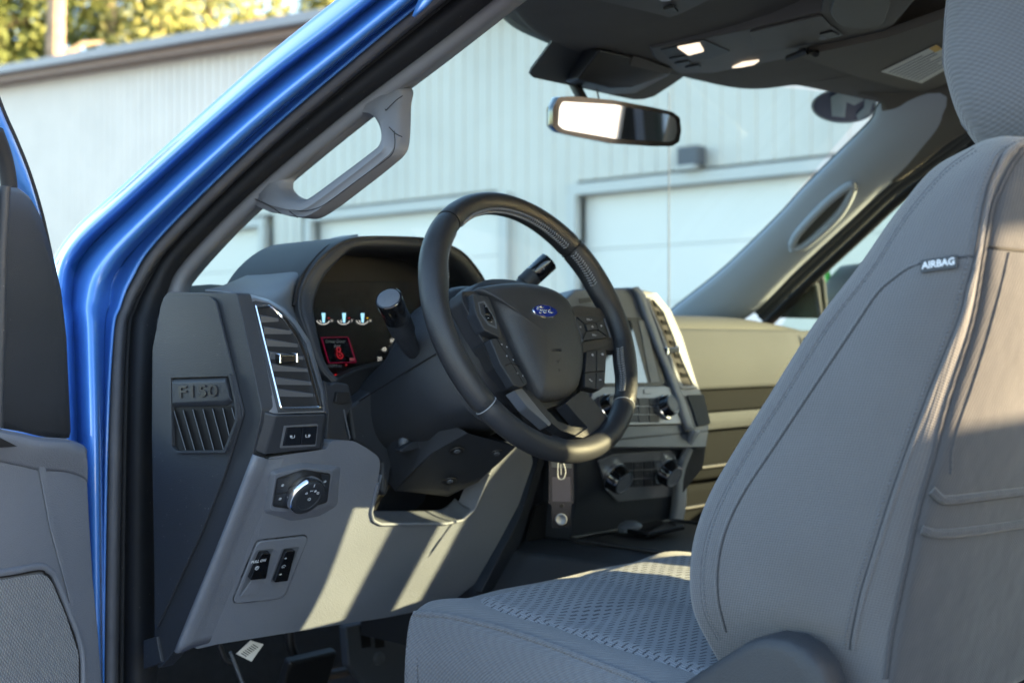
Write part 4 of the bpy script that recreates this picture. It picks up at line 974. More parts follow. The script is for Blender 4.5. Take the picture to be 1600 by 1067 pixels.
# chevron stitching along the inside
def stitches(d0, d1, n, a0):
    g = []
    for i in range(n):
        dg_ = d0 + (d1 - d0) * i / (n - 1)
        for s in (-1, 1):
            t0 = radians(dg_); t1 = radians(dg_ + .75)
            _, r, ex = rim_section(t0 / (2 * pi) * RN)
            g.append(tube_geo([rim_pt(t0, a0 + s * .03, r, ex, .0004), rim_pt((t0 + t1) / 2, a0 + s * .16, r, ex, .0009), rim_pt(t1, a0 + s * .28, r, ex, .0002)], .00080, 5))
    return g
def inner_seam(d0, d1, a0):
    pts = []
    for i in range(40):
        t = radians(d0 + (d1 - d0) * i / 39); _, r, ex = rim_section(t / (2 * pi) * RN); pts.append(rim_pt(t, a0, r, ex, -.0001))
    return pts
A0 = pi - .42
for d0, d1, n in ((46, 122, 58), (22, 40, 14), (-38, -14, 20), (132, 158, 18)):
    o = make('rim_stitching', *join_geo(stitches(d0, d1, n, A0)), M['stitch'], sw, sharp=180); o['kind'] = 'stuff'
    tube('rim_seam', inner_seam(d0, d1, A0), .0006, M['black'], sw, n=5)

# hub cover
hb_out = [(744, 453), (757, 447.5), (785, 444), (812, 443.5), (840, 447), (866, 456), (884, 471), (893, 490), (901, 515), (907.5, 545), (908, 573), (903, 598), (896, 612), (884, 621), (866, 625), (846, 624), (836, 614), (822, 590), (806, 558), (788, 515), (775, 488), (762, 470)]
ho = spline(wpl(hb_out, -.004), 4, True)
cen = wp(838, 533, 0)
def hub_loop(f, n, shift=V((0, 0, 0))): return [cen + (p - cen) * f + nW * (n) + shift for p in ho]
hub_loops = [hub_loop(.985, -.022), hub_loop(1.0, -.006)]
for f, n in ((1.0, -.001), (.985, .004), (.95, .0075), (.86, .0115), (.72, .015), (.54, .0178), (.34, .0195), (.15, .0202), (.02, .0204)): hub_loops.append(hub_loop(f, n))
hub = loops('airbag_cover', hub_loops, M['airbag'], sw, sharp=180)
hubB = bvh_of(hub)
def hub_on(px, py, lift=0.0):
    p, n = on(hubB, px, py, lift); return p, n
# badge
bc, bn = hub_on(850.5, 487.5, .0004)
if bc is None: bc, bn = wp(850, 487, .012), nW
bx_ = (XD - bn * XD.dot(bn)).normalized(); by = bn.cross(bx_)
# badge sits a little turned with the wheel
def ell(a, b, l, n=48, c=None): return [(c or bc) + bx_ * cos(2 * pi * k / n) * a + by * sin(2 * pi * k / n) * b + bn * l for k in range(n)]
badge = loops('badge', [ell(.0245, .0105, -.003), ell(.0245, .0105, .0012), ell(.0240, .0100, .0020)], M['chrome'], sw, sharp=30)
loops('badge_field', [ell(.0226, .0089, .0019), ell(.0224, .0088, .0027)], M['fordblue'], badge, sharp=30)
# flowing script letters
def script():
    def S_(pts, r=.00062): return tube_geo(spline([bc + bx_ * x * .001 + by * y * .001 + bn * .0029 for x, y in pts], 5), r, 6)
    g = []
    g.append(S_([(-15.5, 3.6), (-16.6, 2.0), (-14.6, 1.4), (-13.0, 3.4), (-14.0, 5.2), (-10, 5.4), (-6, 4.6), (-2, 5.2)]))
    g.append(S_([(-9.0, 4.8), (-9.8, 1.5), (-10.6, -2.2), (-12.8, -4.6), (-15.0, -3.6), (-14.0, -2.0)]))
    g.append(S_([(-12.6, .6), (-9, .8), (-6.4, 1.2)]))
    g.append(S_([(-3.4, 1.2), (-5.8, .4), (-6.4, -2.0), (-4.6, -3.4), (-2.4, -2.2), (-2.2, .4), (-3.4, 1.2), (-1.2, .8)]))
    g.append(S_([(-1.2, .8), (.2, 1.4), (-.2, -1.2), (-.8, -3.2)]) ); g.append(S_([(-.2, -.6), (1.4, 1.2), (3.2, 1.0)]))
    g.append(S_([(9.0, .6), (6.4, 1.2), (4.6, -.6), (5.2, -3.0), (7.4, -3.0), (9.0, -.8)]))
    g.append(S_([(12.4, 5.4), (10.4, 2.8), (8.8, -1.6), (9.2, -3.4), (11.4, -2.8), (13.6, -1.2)]))
    return join_geo(g)
make('badge_script', *script(), M['chrome'], badge, sharp=180)
for (s_, px, py, sz) in (('AIRBAG', 869, 547, .0062),):
    p, n = hub_on(px, py, .0001)
    if p: text('airbag_lettering', s_, p, XD, uW, sz, M['darker'], hub, ext=.0003)
p, n = hub_on(873, 562, .0001)
if p: glyph(p, [[(-1, 1), (-.8, -1), (0, -.2), (1, .3), (.4, 1), (-1, 1)], [(-.6, .6), (.2, .6)]], .0042, .0003, XD, uW, M['darker'], hub)
p, n = hub_on(873, 577, .0001)
if p: glyph(p, [[(0, 1), (0, -1), (.8, -.2)]], .003, .0003, XD, uW, M['darker'], hub)

# spokes
def wpr(name, L_, n0, n1, m, par=sw, bevel=.003, r=.003, seg=3):
    return prism(name, rnd(wpl(L_, n1), r), nW * (n0 - n1), m, par, bevel=bevel, seg=seg)
lsp = wpr('left_spoke', [(722, 455), (745, 454), (762, 470), (792, 520), (806, 560), (790, 560), (762, 545), (748, 522), (722, 470)], -.030, -.006, M['urethane'])
wpr('spoke_core', [(722, 458), (745, 452), (885, 470), (905, 560), (900, 625), (850, 640), (800, 600)], -.045, -.012, M['darker'], bevel=.004)
rsp = wpr('right_spoke', [(884, 480), (905, 477), (938, 480.5), (948, 486), (962, 498), (975, 541), (972, 547), (940, 546), (908, 552), (898, 520)], -.022, -.002, M['urethane'])
# trim that carries the thumb buttons
def pod(name, L_, n0, n1, m=M['dark'], b=.002): return wpr(name, L_, n0, n1, m, sw, bevel=b, r=.002)
pa = pod('left_button_pod', [(738, 459), (763, 462.5), (771, 480), (783, 519), (782, 528), (757, 516), (744, 490)], -.012, .006)
ring('pod_rim', wpl([(747, 472), (757, 470), (775, 500), (777, 514), (763, 508), (750, 490)], .0064), wpl([(749, 474), (756, 472.5), (773, 501), (774.5, 510), (764.5, 506), (752, 490)], .0064), -nW * .001, M['mid'], pa, n=40)
for q in ([(755, 476), (762, 482), (765, 492), (758, 490)], [(757, 493), (765, 494), (768, 503), (761, 502)], [(762, 484), (768, 492), (771, 500), (767, 499)]):
    prism('button', wpl(q, .0068), nW * .0012, M['piano'], pa, bevel=.0005, seg=1)
pbm = pod('left_lower_buttons', [(766, 530), (772, 528), (784, 530), (803, 563), (823, 594), (824, 600), (814, 605), (803, 601.5), (783, 570)], -.006, .008, M['dark'])
tube('button_gap', [wp(790, 571, .0084), wp(797, 567.5, .0084), (wp(806, 570, .0084)), wp(812, 573, .0084)], .0007, M['black'], pbm, n=6)
tube('button_gap', [wp(777, 530, .0084), wp(800, 568, .0084), wp(818, 599, .0084)], .0004, M['black'], pbm, n=6)
wpr('pod_back', [(753, 536), (766, 531), (800, 600), (812, 607), (800, 606), (772, 575)], -.02, -.004, M['darker'])
for (x, y) in ((784, 538), (792, 542), (792, 556), (802, 562), (809, 583), (817, 587)):
    glyph(wp(x, y, .0085), [[(-.8, 0), (.8, 0)], [(0, .8), (0, -.8)]], .0014, .0003, XD, uW, M['white'], pbm)
for (x, y) in ((759, 479), (763, 497), (768, 503)):
    glyph(wp(x, y, .0086), [[(-.6, 0), (.6, 0)]], .0012, .0003, XD, uW, M['white'], pa)
# right pads: four-way with centre, then four call keys
def q4(name, L_, n1, m, par, b=.0008): return prism(name, rnd(wpl(L_, n1), .0012), -nW * .004, m, par, bevel=b, seg=2)
prr = wpr('right_button_pad', [(898.5, 494), (922, 491.5), (943, 496.5), (952, 527), (909, 533)], -.008, .0015, M['darker'], bevel=.001)
q4('button', [(902, 495), (922, 493), (940, 497), (930, 503.5), (913, 504.5)], .0050, M['dark'], prr)
q4('button', [(900, 496), (911, 505), (914.5, 518), (909, 530.5)], .0050, M['dark'], prr)
q4('button', [(942, 499), (949.5, 525), (936, 515.5), (932, 504.5)], .0050, M['dark'], prr)
q4('button', [(916, 519), (934.5, 517), (949, 527), (911, 532)], .0050, M['dark'], prr)
q4('button', [(915.5, 506.5), (931, 505), (935, 514.5), (918.5, 516.5)], .0065, M['dark'], prr)
tube('pad_edge', [wp(897.5, 495, .004), wp(910.5, 534, .004)], .0012, M['silver'], prr, n=6)
tube('pad_edge', [wp(944, 498, .004), wp(954, 527, .004)], .0012, M['silver'], prr, n=6)
text('button_lettering', 'VOL +', wp(921, 499.5, .0062), XD, uW, .0042, M['white'], prr, ext=.0001)
text('button_lettering', 'VOL -', wp(929, 523.5, .0062), XD, uW, .0042, M['white'], prr, ext=.0001)
text('button_lettering', 'M', wp(926, 510.8, .0072), XD, uW, .0042, M['white'], prr, ext=.0001)
glyph(wp(906.5, 511, .0055), [[(-.6, 0), (.2, .7), (.2, -.7), (-.6, 0)], [(.4, 0), (1, .7), (1, -.7), (.4, 0)]], .0014, .0003, XD, uW, M['white'], prr)
glyph(wp(940, 509, .0055), [[(.6, 0), (-.2, .7), (-.2, -.7), (.6, 0)], [(-.4, 0), (-1, .7), (-1, -.7), (-.4, 0)]], .0014, .0003, XD, uW, M['white'], prr)
pd = wpr('call_button_pad', [(916, 549), (930, 545.5), (945, 544), (948, 550), (945, 603), (936, 610), (916, 607), (913, 602)], -.010, .001, M['darker'], bevel=.001)
q4('button', [(917, 551), (931.5, 548.5), (931, 580), (914.5, 581.5)], .0048, M['dark'], pd)
q4('button', [(933, 548.2), (946, 546.5), (945.5, 578.5), (932.5, 579.8)], .0048, M['dark'], pd)
q4('button', [(914.3, 583.5), (930.8, 581.8), (930.3, 608), (914, 604)], .0048, M['dark'], pd)
q4('button', [(932.4, 581.6), (945.3, 580.4), (944, 602), (936, 608.4), (931.8, 608)], .0048, M['dark'], pd)
glyph(wp(925.5, 554.5, .0059), [[(-.8, .3), (-.3, .3), (.3, .9), (.3, -.9), (-.3, -.3), (-.8, -.3), (-.8, .3)], [(.6, .8), (1, -.8)]], .0020, .0003, XD, uW, M['white'], pd)
glyph(wp(941, 553.5, .0059), [[(-.8, .3), (-.3, .3), (.3, .9), (.3, -.9), (-.3, -.3), (-.8, -.3), (-.8, .3)], [(.6, .6), (.9, 0), (.6, -.6)], [(1, .9), (1.4, 0), (1, -.9)]], .0018, .0003, XD, uW, M['white'], pd)
glyph(wp(923, 594, .0059), [[(-1, .8), (-.6, 1), (-.5, .4), (.4, -.6), (1, -.6), (1, -1)]], .0020, .0005, XD, uW, M['white'], pd)
glyph(wp(938, 593.5, .0059), [[(-1, -.3), (-.9, .2), (.9, .2), (1, -.3)]], .0020, .0005, XD, uW, M['white'], pd)
# lower V spoke: satin arms and dark web
wpr('spoke_accent', [(803, 609.5), (816, 606.5), (845, 642), (862, 661.5), (858, 666), (846, 655), (824, 636)], -.020, -.004, M['silver'], bevel=.001)
wpr('lower_spoke', [(816, 606), (838, 616), (850, 635), (872, 658), (893, 666), (918, 668), (922, 683), (900, 680), (876, 672), (862, 661), (846, 643)], -.022, -.006, M['urethane'], bevel=.003)
wpr('lower_spoke', [(884, 629), (900, 616), (912, 610), (925, 622), (946, 648), (963, 670), (960, 678), (944, 684), (922, 685), (898, 682), (919, 668), (902, 650)], -.022, -.002, M['urethane'], bevel=.004)
wpr('column_boss', [(818, 606), (845, 622), (905, 600), (912, 640), (880, 672), (846, 650)], -.060, -.030, M['black'], bevel=.004)

# ------------------------------------------------------------------ steering column, stalks
colm = thing('steering_column', 'dark plastic steering column shroud with tilt lever behind the wheel', 'steering column', W0 - nW * .2)
aC = -nW
def sec(s, rx, ru, rd, cx=0, cy=0, p=2.6, n=40):
    c = W0 + aC * s + XD * cx + uW * cy; out = []
    for k in range(n):
        t = 2 * pi * k / n; ct, st = cos(t), sin(t)
        x = math.copysign(abs(ct) ** (2 / p), ct) * rx; y_ = math.copysign(abs(st) ** (2 / p), st) * (ru if st > 0 else rd)
        out.append(c + XD * x + uW * y_)
    return out
loops('wheel_back_cover', [sec(.022, .070, .060, .075), sec(.028, .088, .078, .092), sec(.060, .092, .082, .098), sec(.078, .086, .078, .094)], M['urethane'], colm, sharp=70)
loops('column_shroud', [sec(.072, .080, .070, .085), sec(.074, .098, .086, .106), sec(.082, .106, .092, .114), sec(.13, .112, .090, .100), sec(.20, .104, .060, .086, cy=-.010), sec(.27, .104, .046, .075, cy=-.014), sec(.34, .10, .034, .06, cy=-.014)], M['dark'], colm, sharp=50)
tube('shroud_seam', [W0 + aC * s + XD * -x + uW * y_ for s, x, y_ in ((.084, .1075, -.006), (.13, .1135, -.008), (.20, .1195, -.012), (.27, .1265, -.016))], .0010, M['black'], colm, n=6)
# lower shroud
LS = [(618, 694, .215), (642, 668, .19), (692, 655, .145), (732, 677, .10), (676, 708, .150), (640, 745, .215), (616, 768, .25), (808, 698, .085), (778, 724, .12), (748, 754, .17), (700, 774, .215)]
lv = [aY(x, y, d - .035) for x, y, d in LS]; cB = V((-.40, .32, 1.25))
lv += [V((-.47, .36, 1.30)), V((-.33, .36, 1.30))]
make('column_underside', lv, [[0, 1, 2, 3, 4, 5, 6], [4, 3, 7, 8, 9, 10, 6, 5], [1, 0, 6, 11], [6, 10, 9, 12, 11], [9, 8, 7, 12]], M['dark'], colm, bevel=.003, seg=3)
def fU(p): 
    n = (lv[7] - lv[4]).cross(lv[10] - lv[4]).normalized(); return (p - lv[4]).dot(n)
nU = (lv[7] - lv[4]).cross(lv[10] - lv[4]).normalized()
if nU.dot(FW) > 0: nU = -nU
for (px, py) in ((714, 703), (703, 750), (776, 707)):
    c = at(px, py, fU); lathe('screw_recess', c + nU * .0012, nU, [(0, .010), (.0010, .0095), (.0002, .0075), (-.0006, .0001)], M['darker'], colm, n=24)
    lathe('screw', c + nU * .0016, nU, [(0, .0045), (.0012, .0040), (.0014, .0001)], M['mid'], colm, n=16)
# tilt lever
tl = prism('tilt_lever', T([(625, 703), (645, 690), (676, 684), (672, 696), (650, 702), (628, 708)], lambda p: p.y - .155), V((.0, .012, 0)), M['dark'], colm, bevel=.002)
tube('lever_arm', spline(T([(634, 700), (630, 690), (640, 680), (655, 676)], lambda p: p.y - .17), 5), .007, M['mid'], colm, n=10)
# left stalk
def stalk(p0, p1, p2, r0, r1, lab, name):
    o = bpy.data.objects.new(name, None); link(o, colm); o.location = p0 - WPOS[colm.name]; WPOS[o.name] = V(p0); o.empty_display_size = .03
    d = (p2 - p1).normalized()
    tube('stem', spline([p0, p0.lerp(p1, .5) + V((0, 0, -.003)), p1, p1.lerp(p2, .35)], 6), [r0 * (.82 + .0 * i) if i < 8 else r0 * (.82 + .35 * (i - 8) / 11) for i in range(19)], M['dark'], o, n=20)
    L = (p2 - p1).length
    lathe('barrel', p1.lerp(p2, .28), d, [(0, r0 * .9), (.004, r1 * .97), (L * .30, r1)], M['dark'], o, n=32)
    lathe('twist_grip', p1.lerp(p2, .28) + d * (L * .31), d, [(0, r1 * .94), (.0012, r1 * 1.0), (L * .40, r1 * 1.03), (L * .41, r1 * .98), (L * .412, r1 * .86), (L * .405, .0001)], M['piano'], o, n=40)
    lathe('stalk_cap', p1.lerp(p2, .28) + d * (L * .31), d, [(L * .405, r1 * .90), (L * .418, r1 * .88), (L * .424, r1 * .80), (L * .425, .0001)], M['mid'], o, n=36)
    return o
s0 = V((-.468, .135, 1.352)); s2 = aP(607, 466, V((-.585, .075, 1.434)), FW)
s1 = aP(640, 540, V((-.52, .11, 1.37)), FW)
stalk(s0, s1, s2, .0125, .0165, '', 'indicator_stalk')
lathe('stalk_boot', s0 + V((.006, .004, -.002)), (s1 - s0), [(-.01, .020), (.004, .020), (.008, .015)], M['darker'], colm, n=24)
t0 = V((-.33, .13, 1.40)); t2 = aP(858, 408, V((-.255, .10, 1.49)), FW); t1 = aP(812, 448, V((-.29, .115, 1.44)), FW)
t1 = aP(800, 462, V((-.29, .115, 1.44)), FW)
ws = stalk(t0, t1, t2, .011, .0145, '', 'wiper_stalk')
text('stalk_mark', '3T5F', aP(853, 415, V((-.27, .092, 1.48)), FW), (t2 - t1), UP, .007, M['dimwhite'], ws, ext=.0003)

# hanging plastic tag
tg = thing('plastic_tag', 'clear rectangular plastic tag with round metal button hanging below the wheel', 'tag', (-.31, .10, 1.25))
tp = V((-.315, .09, 1.25)); nT2 = -(FW * .97 + RT * .1).normalized()
def tq(L_, o=0): return [aP(x, y, tp + nT2 * o, nT2) for x, y in L_]
prism('tag_body', tq([(858, 690), (896, 690), (897, 787), (893, 787), (891, 824), (862, 824), (862, 787), (857, 787)]), nT2 * .0025, M['tagclear'], tg, bevel=.0005, seg=1)
prism('tag_insert', tq([(863, 745), (891, 745), (892, 783), (863, 783)], -.0006), nT2 * .0004, mat('tag_film', (.36, .33, .37), rough=.4), tg)
prism('tag_label', tq([(862, 714), (893, 715), (893, 731), (862, 730)], -.0006), nT2 * .0004, mat('tag_green', (.40, .50, .44), rough=.4), tg)
c = tq([(877, 811)], .0028)[0]
lathe('tag_button', c, nT2, [(-.003, .0072), (0, .0084), (.001, .0080), (.0012, .0066), (.0008, .0060), (.0008, .0001)], M['silver'], tg, n=32)
c2 = tq([(878, 790)], .0028)[0]
lathe('tag_hole', c2, nT2, [(-.0006, .0030), (.0002, .0028), (.0002, .0001)], M['black'], tg, n=20)
tube('tag_print', spline(tq([(872, 722), (872, 745), (880, 748), (884, 736), (880, 722)], .0028), 4), .0005, M['white'], tg, n=5)
tube('tag_print', tq([(876, 725), (877, 742)], .0028), .0004, M['white'], tg, n=5)
tube('tag_cord', [wp(876, 690, -.08), tq([(877, 692)])[0]], .0015, M['darker'], tg, n=6)
# ------------------------------------------------------------------ driver seat
seat = thing('driver_seat', 'grey cloth driver seat with knit cushion, stitched side bolster and airbag tag', 'car seat', (-.40, -.35, .70))
CXs = -.40
def mir(p): return V((2 * CXs - p.x, p.y, p.z))
# backrest: traced side lines at their real distance from the seat's middle
BR = [  # front silhouette, near-edge stitch, seam, side, rear stitch, piping
 [(1506, 236), (1514, 231), (1530, 224), (1556, 219), (1592, 220), (1607, 221)],
 [(1458, 266), (1467, 266), (1492, 264), (1522, 260), (1556, 262), (1569, 268)],
 [(1402, 335), (1411, 337), (1445, 335), (1490, 326), (1537, 316), (1549, 322)],
 [(1345, 417), (1355, 421), (1405, 426), (1460, 420), (1523, 400), (1535, 405)],
 [(1275, 508), (1285, 513), (1342, 508), (1420, 502), (1500, 498), (1517, 505)],
 [(1204, 621), (1214, 626), (1266, 621), (1360, 616), (1452, 610), (1482, 620)],
 [(1150, 706), (1160, 711), (1210, 706), (1310, 701), (1416, 705), (1456, 716)],
 [(1110, 777), (1120, 782), (1161, 772), (1270, 781), (1388, 785), (1433, 796)],
 [(1087, 842), (1097, 845), (1132, 832), (1240, 851), (1365, 862), (1415, 877)],
 [(1080, 902), (1091, 904), (1121, 886), (1225, 911), (1344, 928), (1400, 947)],
 [(1085, 955), (1096, 955), (1122, 945), (1215, 958), (1332, 978), (1390, 1000)],
 [(1107, 1003), (1116, 1000), (1136, 990), (1215, 1000), (1327, 1016), (1382, 1055)],
 [(1140, 1060), (1150, 1060), (1175, 1060), (1240, 1075), (1322, 1090), (1374, 1130)],
]
BX = [(-.560, -.575, -.592, -.600, -.596, -.580), (-.598, -.612, -.628, -.636, -.632, -.616), (-.618, -.632, -.648, -.655, -.650, -.636)] + [(-.632, -.645, -.660, -.669, -.664, -.650)] * 6 + [(-.632, -.644, -.657, -.664, -.660, -.648), (-.630, -.640, -.650, -.658, -.655, -.646), (-.620, -.628, -.638, -.646, -.648, -.644), (-.60, -.61, -.62, -.63, -.64, -.64)]
sec_rows = []
for r, xs in zip(BR, BX):
    P_ = [aX(x, y, X) for (x, y), X in zip(r, xs)]
    fz = P_[0]; rear = P_[5]
    f1 = fz + V((.022, .010, .0)); f2 = V((-.555 + (fz.x + .632), fz.y - .012, fz.z)); f3 = V((-.50, fz.y - .028, fz.z)); f4 = V((-.455, fz.y - .026, fz.z))
    r1 = rear + V((.012, -.012, 0)); r2 = V((min(-.56, rear.x + .08), rear.y - .030, rear.z)); r3 = V((-.47, rear.y - .038, rear.z))
    half = [f4, f3, f2, f1] + P_ + [r1, r2, r3]           # middle front -> round the near side -> middle rear
    other = [mir(p) for p in half[::-1]]
    sec_rows.append(half + other)
# close over the top
top0 = sec_rows[0]; cy_ = sum((p.y for p in top0)) / len(top0)
def shrink(row, f, dz): 
    return [V((CXs + (p.x - CXs) * f, cy_ + (p.y - cy_) * f, p.z + dz)) for p in row]
sec_rows = [shrink(top0, .25, .010), shrink(top0, .80, .007)] + sec_rows
def densify(G): return G
back = net('backrest', sec_rows, M['fab'], seat, ku=5, kv=6, closed_u=True, sharp=180, caps=True)
# rear panel cloth, darkened further to deepen its shade: assign by face position behind the piping
back.data.materials.append(M['fabback'])
nc = len(sec_rows[0]) * 5
iL, iR = 9.15 * 5, (26 - 9.15) * 5 - 5
for i, p in enumerate(back.data.polygons):
    j = i % nc
    if 46 <= j < nc - 46: p.material_index = 1
bkB = bvh_of(back)
def seam(name, L_, r, m, par=seat, lift=0.0, k=8, n=7):
    pts, _ = on_path(bkB, L_, lift, k)
    if len(pts) > 3: return tube(name, pts, r, m, par, n=n)
seam('seam', [(1522, 232), (1476, 266), (1418, 333), (1361, 421), (1290, 513), (1219, 626), (1165, 711), (1125, 782), (1102, 845), (1095, 904), (1100, 955), (1122, 1000)], .0006, M['stitchdark'], lift=.0002)
sm2 = [(1521, 401), (1500, 402), (1470, 406), (1440, 411), (1420, 419), (1400, 433), (1372, 458), (1335, 512), (1266, 615), (1210, 699), (1164, 768), (1136, 825), (1123, 880), (1123, 935), (1135, 987)]
seam('seam_groove', sm2, .0012, M['seamline'], lift=-.0004)
seam('seam_roll', [(x - 3, y - 1) for x, y in sm2[3:]], .0035, M['fab'], lift=-.0026)
rs_ = [(1596, 222), (1568, 240), (1550, 275), (1537, 316), (1523, 400), (1510, 450), (1497, 500), (1452, 610), (1416, 705), (1388, 785), (1364, 862), (1344, 928), (1331, 990), (1328, 1014)]
seam('seam_groove', rs_, .0012, M['seamline'], lift=-.0004)
seam('piping', [(x + 6, y) for x, y in rs_], .0030, M['fab'], lift=-.0010)
rp_ = [(1600, 232), (1578, 262), (1560, 300), (1549, 330), (1536, 405), (1518, 505), (1482, 620), (1456, 716), (1433, 796), (1415, 877), (1400, 947), (1390, 1000), (1382, 1060)]
seam('piping', rp_, .0024, M['fabback'], lift=-.0006)
seam('seam_groove', [(x + 5, y) for x, y in rp_], .0011, M['seamline'], lift=-.0004)
# single stitches
def stitch_run(L_, n, r=.0006, ln=.5, lift=.0004, name='stitches', m=None):
    pts, nn = on_path(bkB, L_, lift, 14)
    if len(pts) < 4: return
    q = resample(pts, n * 2 + 1, closed=False); g = []
    for i in range(0, n * 2, 2): g.append(tube_geo([q[i], q[i].lerp(q[i + 1], .5), q[i + 1]], r, 5))
    o = make(name, *join_geo(g), m or M['stitchdark'], seat, sharp=180); o['kind'] = 'stuff'
stitch_run([(x - 9, y + 1) for x, y in rs_], 120, .0008, m=M['stitchdark'])
stitch_run([(1526, 236), (1480, 268), (1422, 335), (1365, 421), (1294, 514), (1223, 627), (1169, 712), (1130, 783), (1107, 846), (1100, 904), (1105, 955), (1127, 1000)], 150, .0005, m=M['mid'])
# rear panel: crossing seam and the map pocket's folds
seam('seam_groove', [(1537, 386), (1560, 388), (1600, 392), (1640, 394)], .0016, M['black'], lift=-.0006)
seam('panel_seam', [(1576, 395), (1566, 440), (1545, 520), (1520, 600), (1490, 690), (1485, 740)], .0012, M['fabback'], lift=.0003)
seam('pocket_piping', [(1456, 765), (1466, 775), (1480, 780), (1520, 776), (1600, 766), (1660, 760)], .0042, M['fabback'], lift=.0008)
seam('pocket_piping', [(1440, 826), (1456, 831), (1480, 832), (1530, 827), (1600, 817), (1660, 810)], .0042, M['fabback'], lift=.0008)
seam('seam_groove', [(1454, 771), (1465, 781), (1480, 786), (1520, 782), (1600, 772), (1660, 766)], .0016, M['black'], lift=.0)
seam('seam_groove', [(1440, 832), (1456, 836), (1480, 837), (1530, 832), (1600, 822), (1660, 815)], .0016, M['black'], lift=.0)
# airbag tag sewn into the seam
tgp, tgn = on_path(bkB, [(1442, 419), (1462, 415), (1498, 410)], .0022, 4)
if len(tgp) > 3:
    a, b = tgp[0], tgp[-1]; d = (b - a).normalized(); n = tgn[len(tgn) // 2]; u_ = n.cross(d).normalized()
    if u_.z < 0: u_ = -u_
    at_ = prism('airbag_tag', rnd([a - u_ * .0050, b - u_ * .0050, b + u_ * .0060, a + u_ * .0055], .0012), n * .0016, M['dark'], seat, bevel=.0005)
    text('tag_lettering', 'AIRBAG', (a + b) / 2 + n * .0020 + u_ * .0004, d, u_, .0080, M['white'], at_, ext=.0001, bold=.0002)
# headrest
hrows = []
HP = [  # z, half width, y front, y rear
 (1.522, .050, -.672, -.705), (1.527, .082, -.650, -.728), (1.543, .106, -.624, -.744), (1.575, .122, -.603, -.750), (1.61, .129, -.592, -.750), (1.64, .131, -.588, -.745), (1.70, .129, -.594, -.738), (1.75, .120, -.612, -.728), (1.775, .095, -.632, -.715), (1.782, .05, -.65, -.695)]
DYH = -.004; HP = [(z + .008, w + .013, a + .017, b) for z, w, a, b in HP]
for z, w, yf, yr in HP:
    row = []
    for k in range(16):
        t = 2 * pi * k / 16; c_, s_ = cos(t), sin(t)
        x = math.copysign(abs(c_) ** .62, c_) * w; yy = (yf + yr) / 2 + math.copysign(abs(s_) ** .75, s_) * (yf - yr) / 2
        row.append(V((CXs + .005 + x, yy + DYH - .012 * (1 - (x / w) ** 2) * (1 if s_ > 0 else 0), z)))
    hrows.append(row)
hr = net('headrest', hrows, M['headrest'], seat, ku=5, kv=6, closed_u=True, sharp=180, caps=True)
hB = bvh_of(hr)
def on_hr(L_, lift, k=8):
    out = []
    for p in spline([V((x, y, 0)) for x, y in L_], k):
        q, n = on(hB, p.x, p.y, lift)
        if q is not None: out.append(q)
    return out
hs = on_hr([(1484, -20), (1477, 40), (1474, 100), (1480, 145), (1494, 180), (1512, 205)], .0002)
if len(hs) > 5:
    tube('headrest_seam', hs, .0009, M['stitchdark'], seat, n=6)
    q = resample(hs, 61, False); g = [tube_geo([q[i] + V((.003, 0, 0)), q[i + 1] + V((.003, 0, 0))], .0006, 5) for i in range(0, 60, 2)]
    o = make('stitches', *join_geo(g), M['stitchdark'], seat, sharp=180); o['kind'] = 'stuff'
prism('headrest_shell', rnd([V((CXs - .075, -.70, 1.512)), V((CXs + .09, -.70, 1.512)), V((CXs + .09, -.70, 1.535)), V((CXs - .075, -.70, 1.535))], .006), V((0, .05, 0)), M['darker'], seat, bevel=.004)
for x in (-.06, .06): tube('headrest_post', [V((CXs + x, -.70, 1.46)), V((CXs + x, -.695, 1.54))], .006, M['darker'], seat, n=12)
# cushion
CU = []
def cz(y): return 1.079 - .095 * max(0, -.10 - y) + .02 * min(0, -.06 - y) * 0
ST = [(.008, None), ]
for (y, dz, zb) in ((-.60, 0, .93), (-.48, 0, .93), (-.36, 0, .93), (-.24, 0, .93), (-.14, 0, .93), (-.08, 0, .93), (-.045, -.003, .93)):
    z = cz(y) + dz
    half = [(-.40, -.004), (-.50, -.002), (-.565, -.003), (-.605, .002), (-.635, .003), (-.657, -.004), (-.668, -.014), (-.674, -.05), (-.668, -.095), (-.655, -.14)]
    row = [V((x, y, z + d)) for x, d in half]
    row = [mir(p) for p in row[::-1][:-1]] + row
    CU.append(row)
for (y, dz, f, sq) in ((-.022, -.008, 1.0, 1), (-.004, -.020, .985, .92), (.006, -.050, .975, .7), (.002, -.095, .96, .4), (-.012, -.138, .94, .10)):
    z = cz(-.05) + dz
    half = [(-.40, -.004), (-.50, -.002), (-.565, -.003), (-.605, .002), (-.635, .003), (-.657, -.004), (-.668, -.014), (-.674, -.05), (-.668, -.095), (-.655, -.14)]
    row = []
    for k, (x, d) in enumerate(half):
        xx = CXs + (x - CXs) * f
        ycurve = y - .030 * (abs(x - CXs) / .274) ** 6 - (.012 * (abs(x - CXs) / .274) ** 2)
        zz = z + d * sq if k < 6 else z + d * sq
        row.append(V((xx, ycurve, max(zz, .935 if y < 0 else .94))))
    row = [mir(p) for p in row[::-1][:-1]] + row
    CU.append(row)
cu = net('cushion', CU, M['fabseat'], seat, ku=5, kv=5, sharp=180)
cuB = bvh_of(cu)
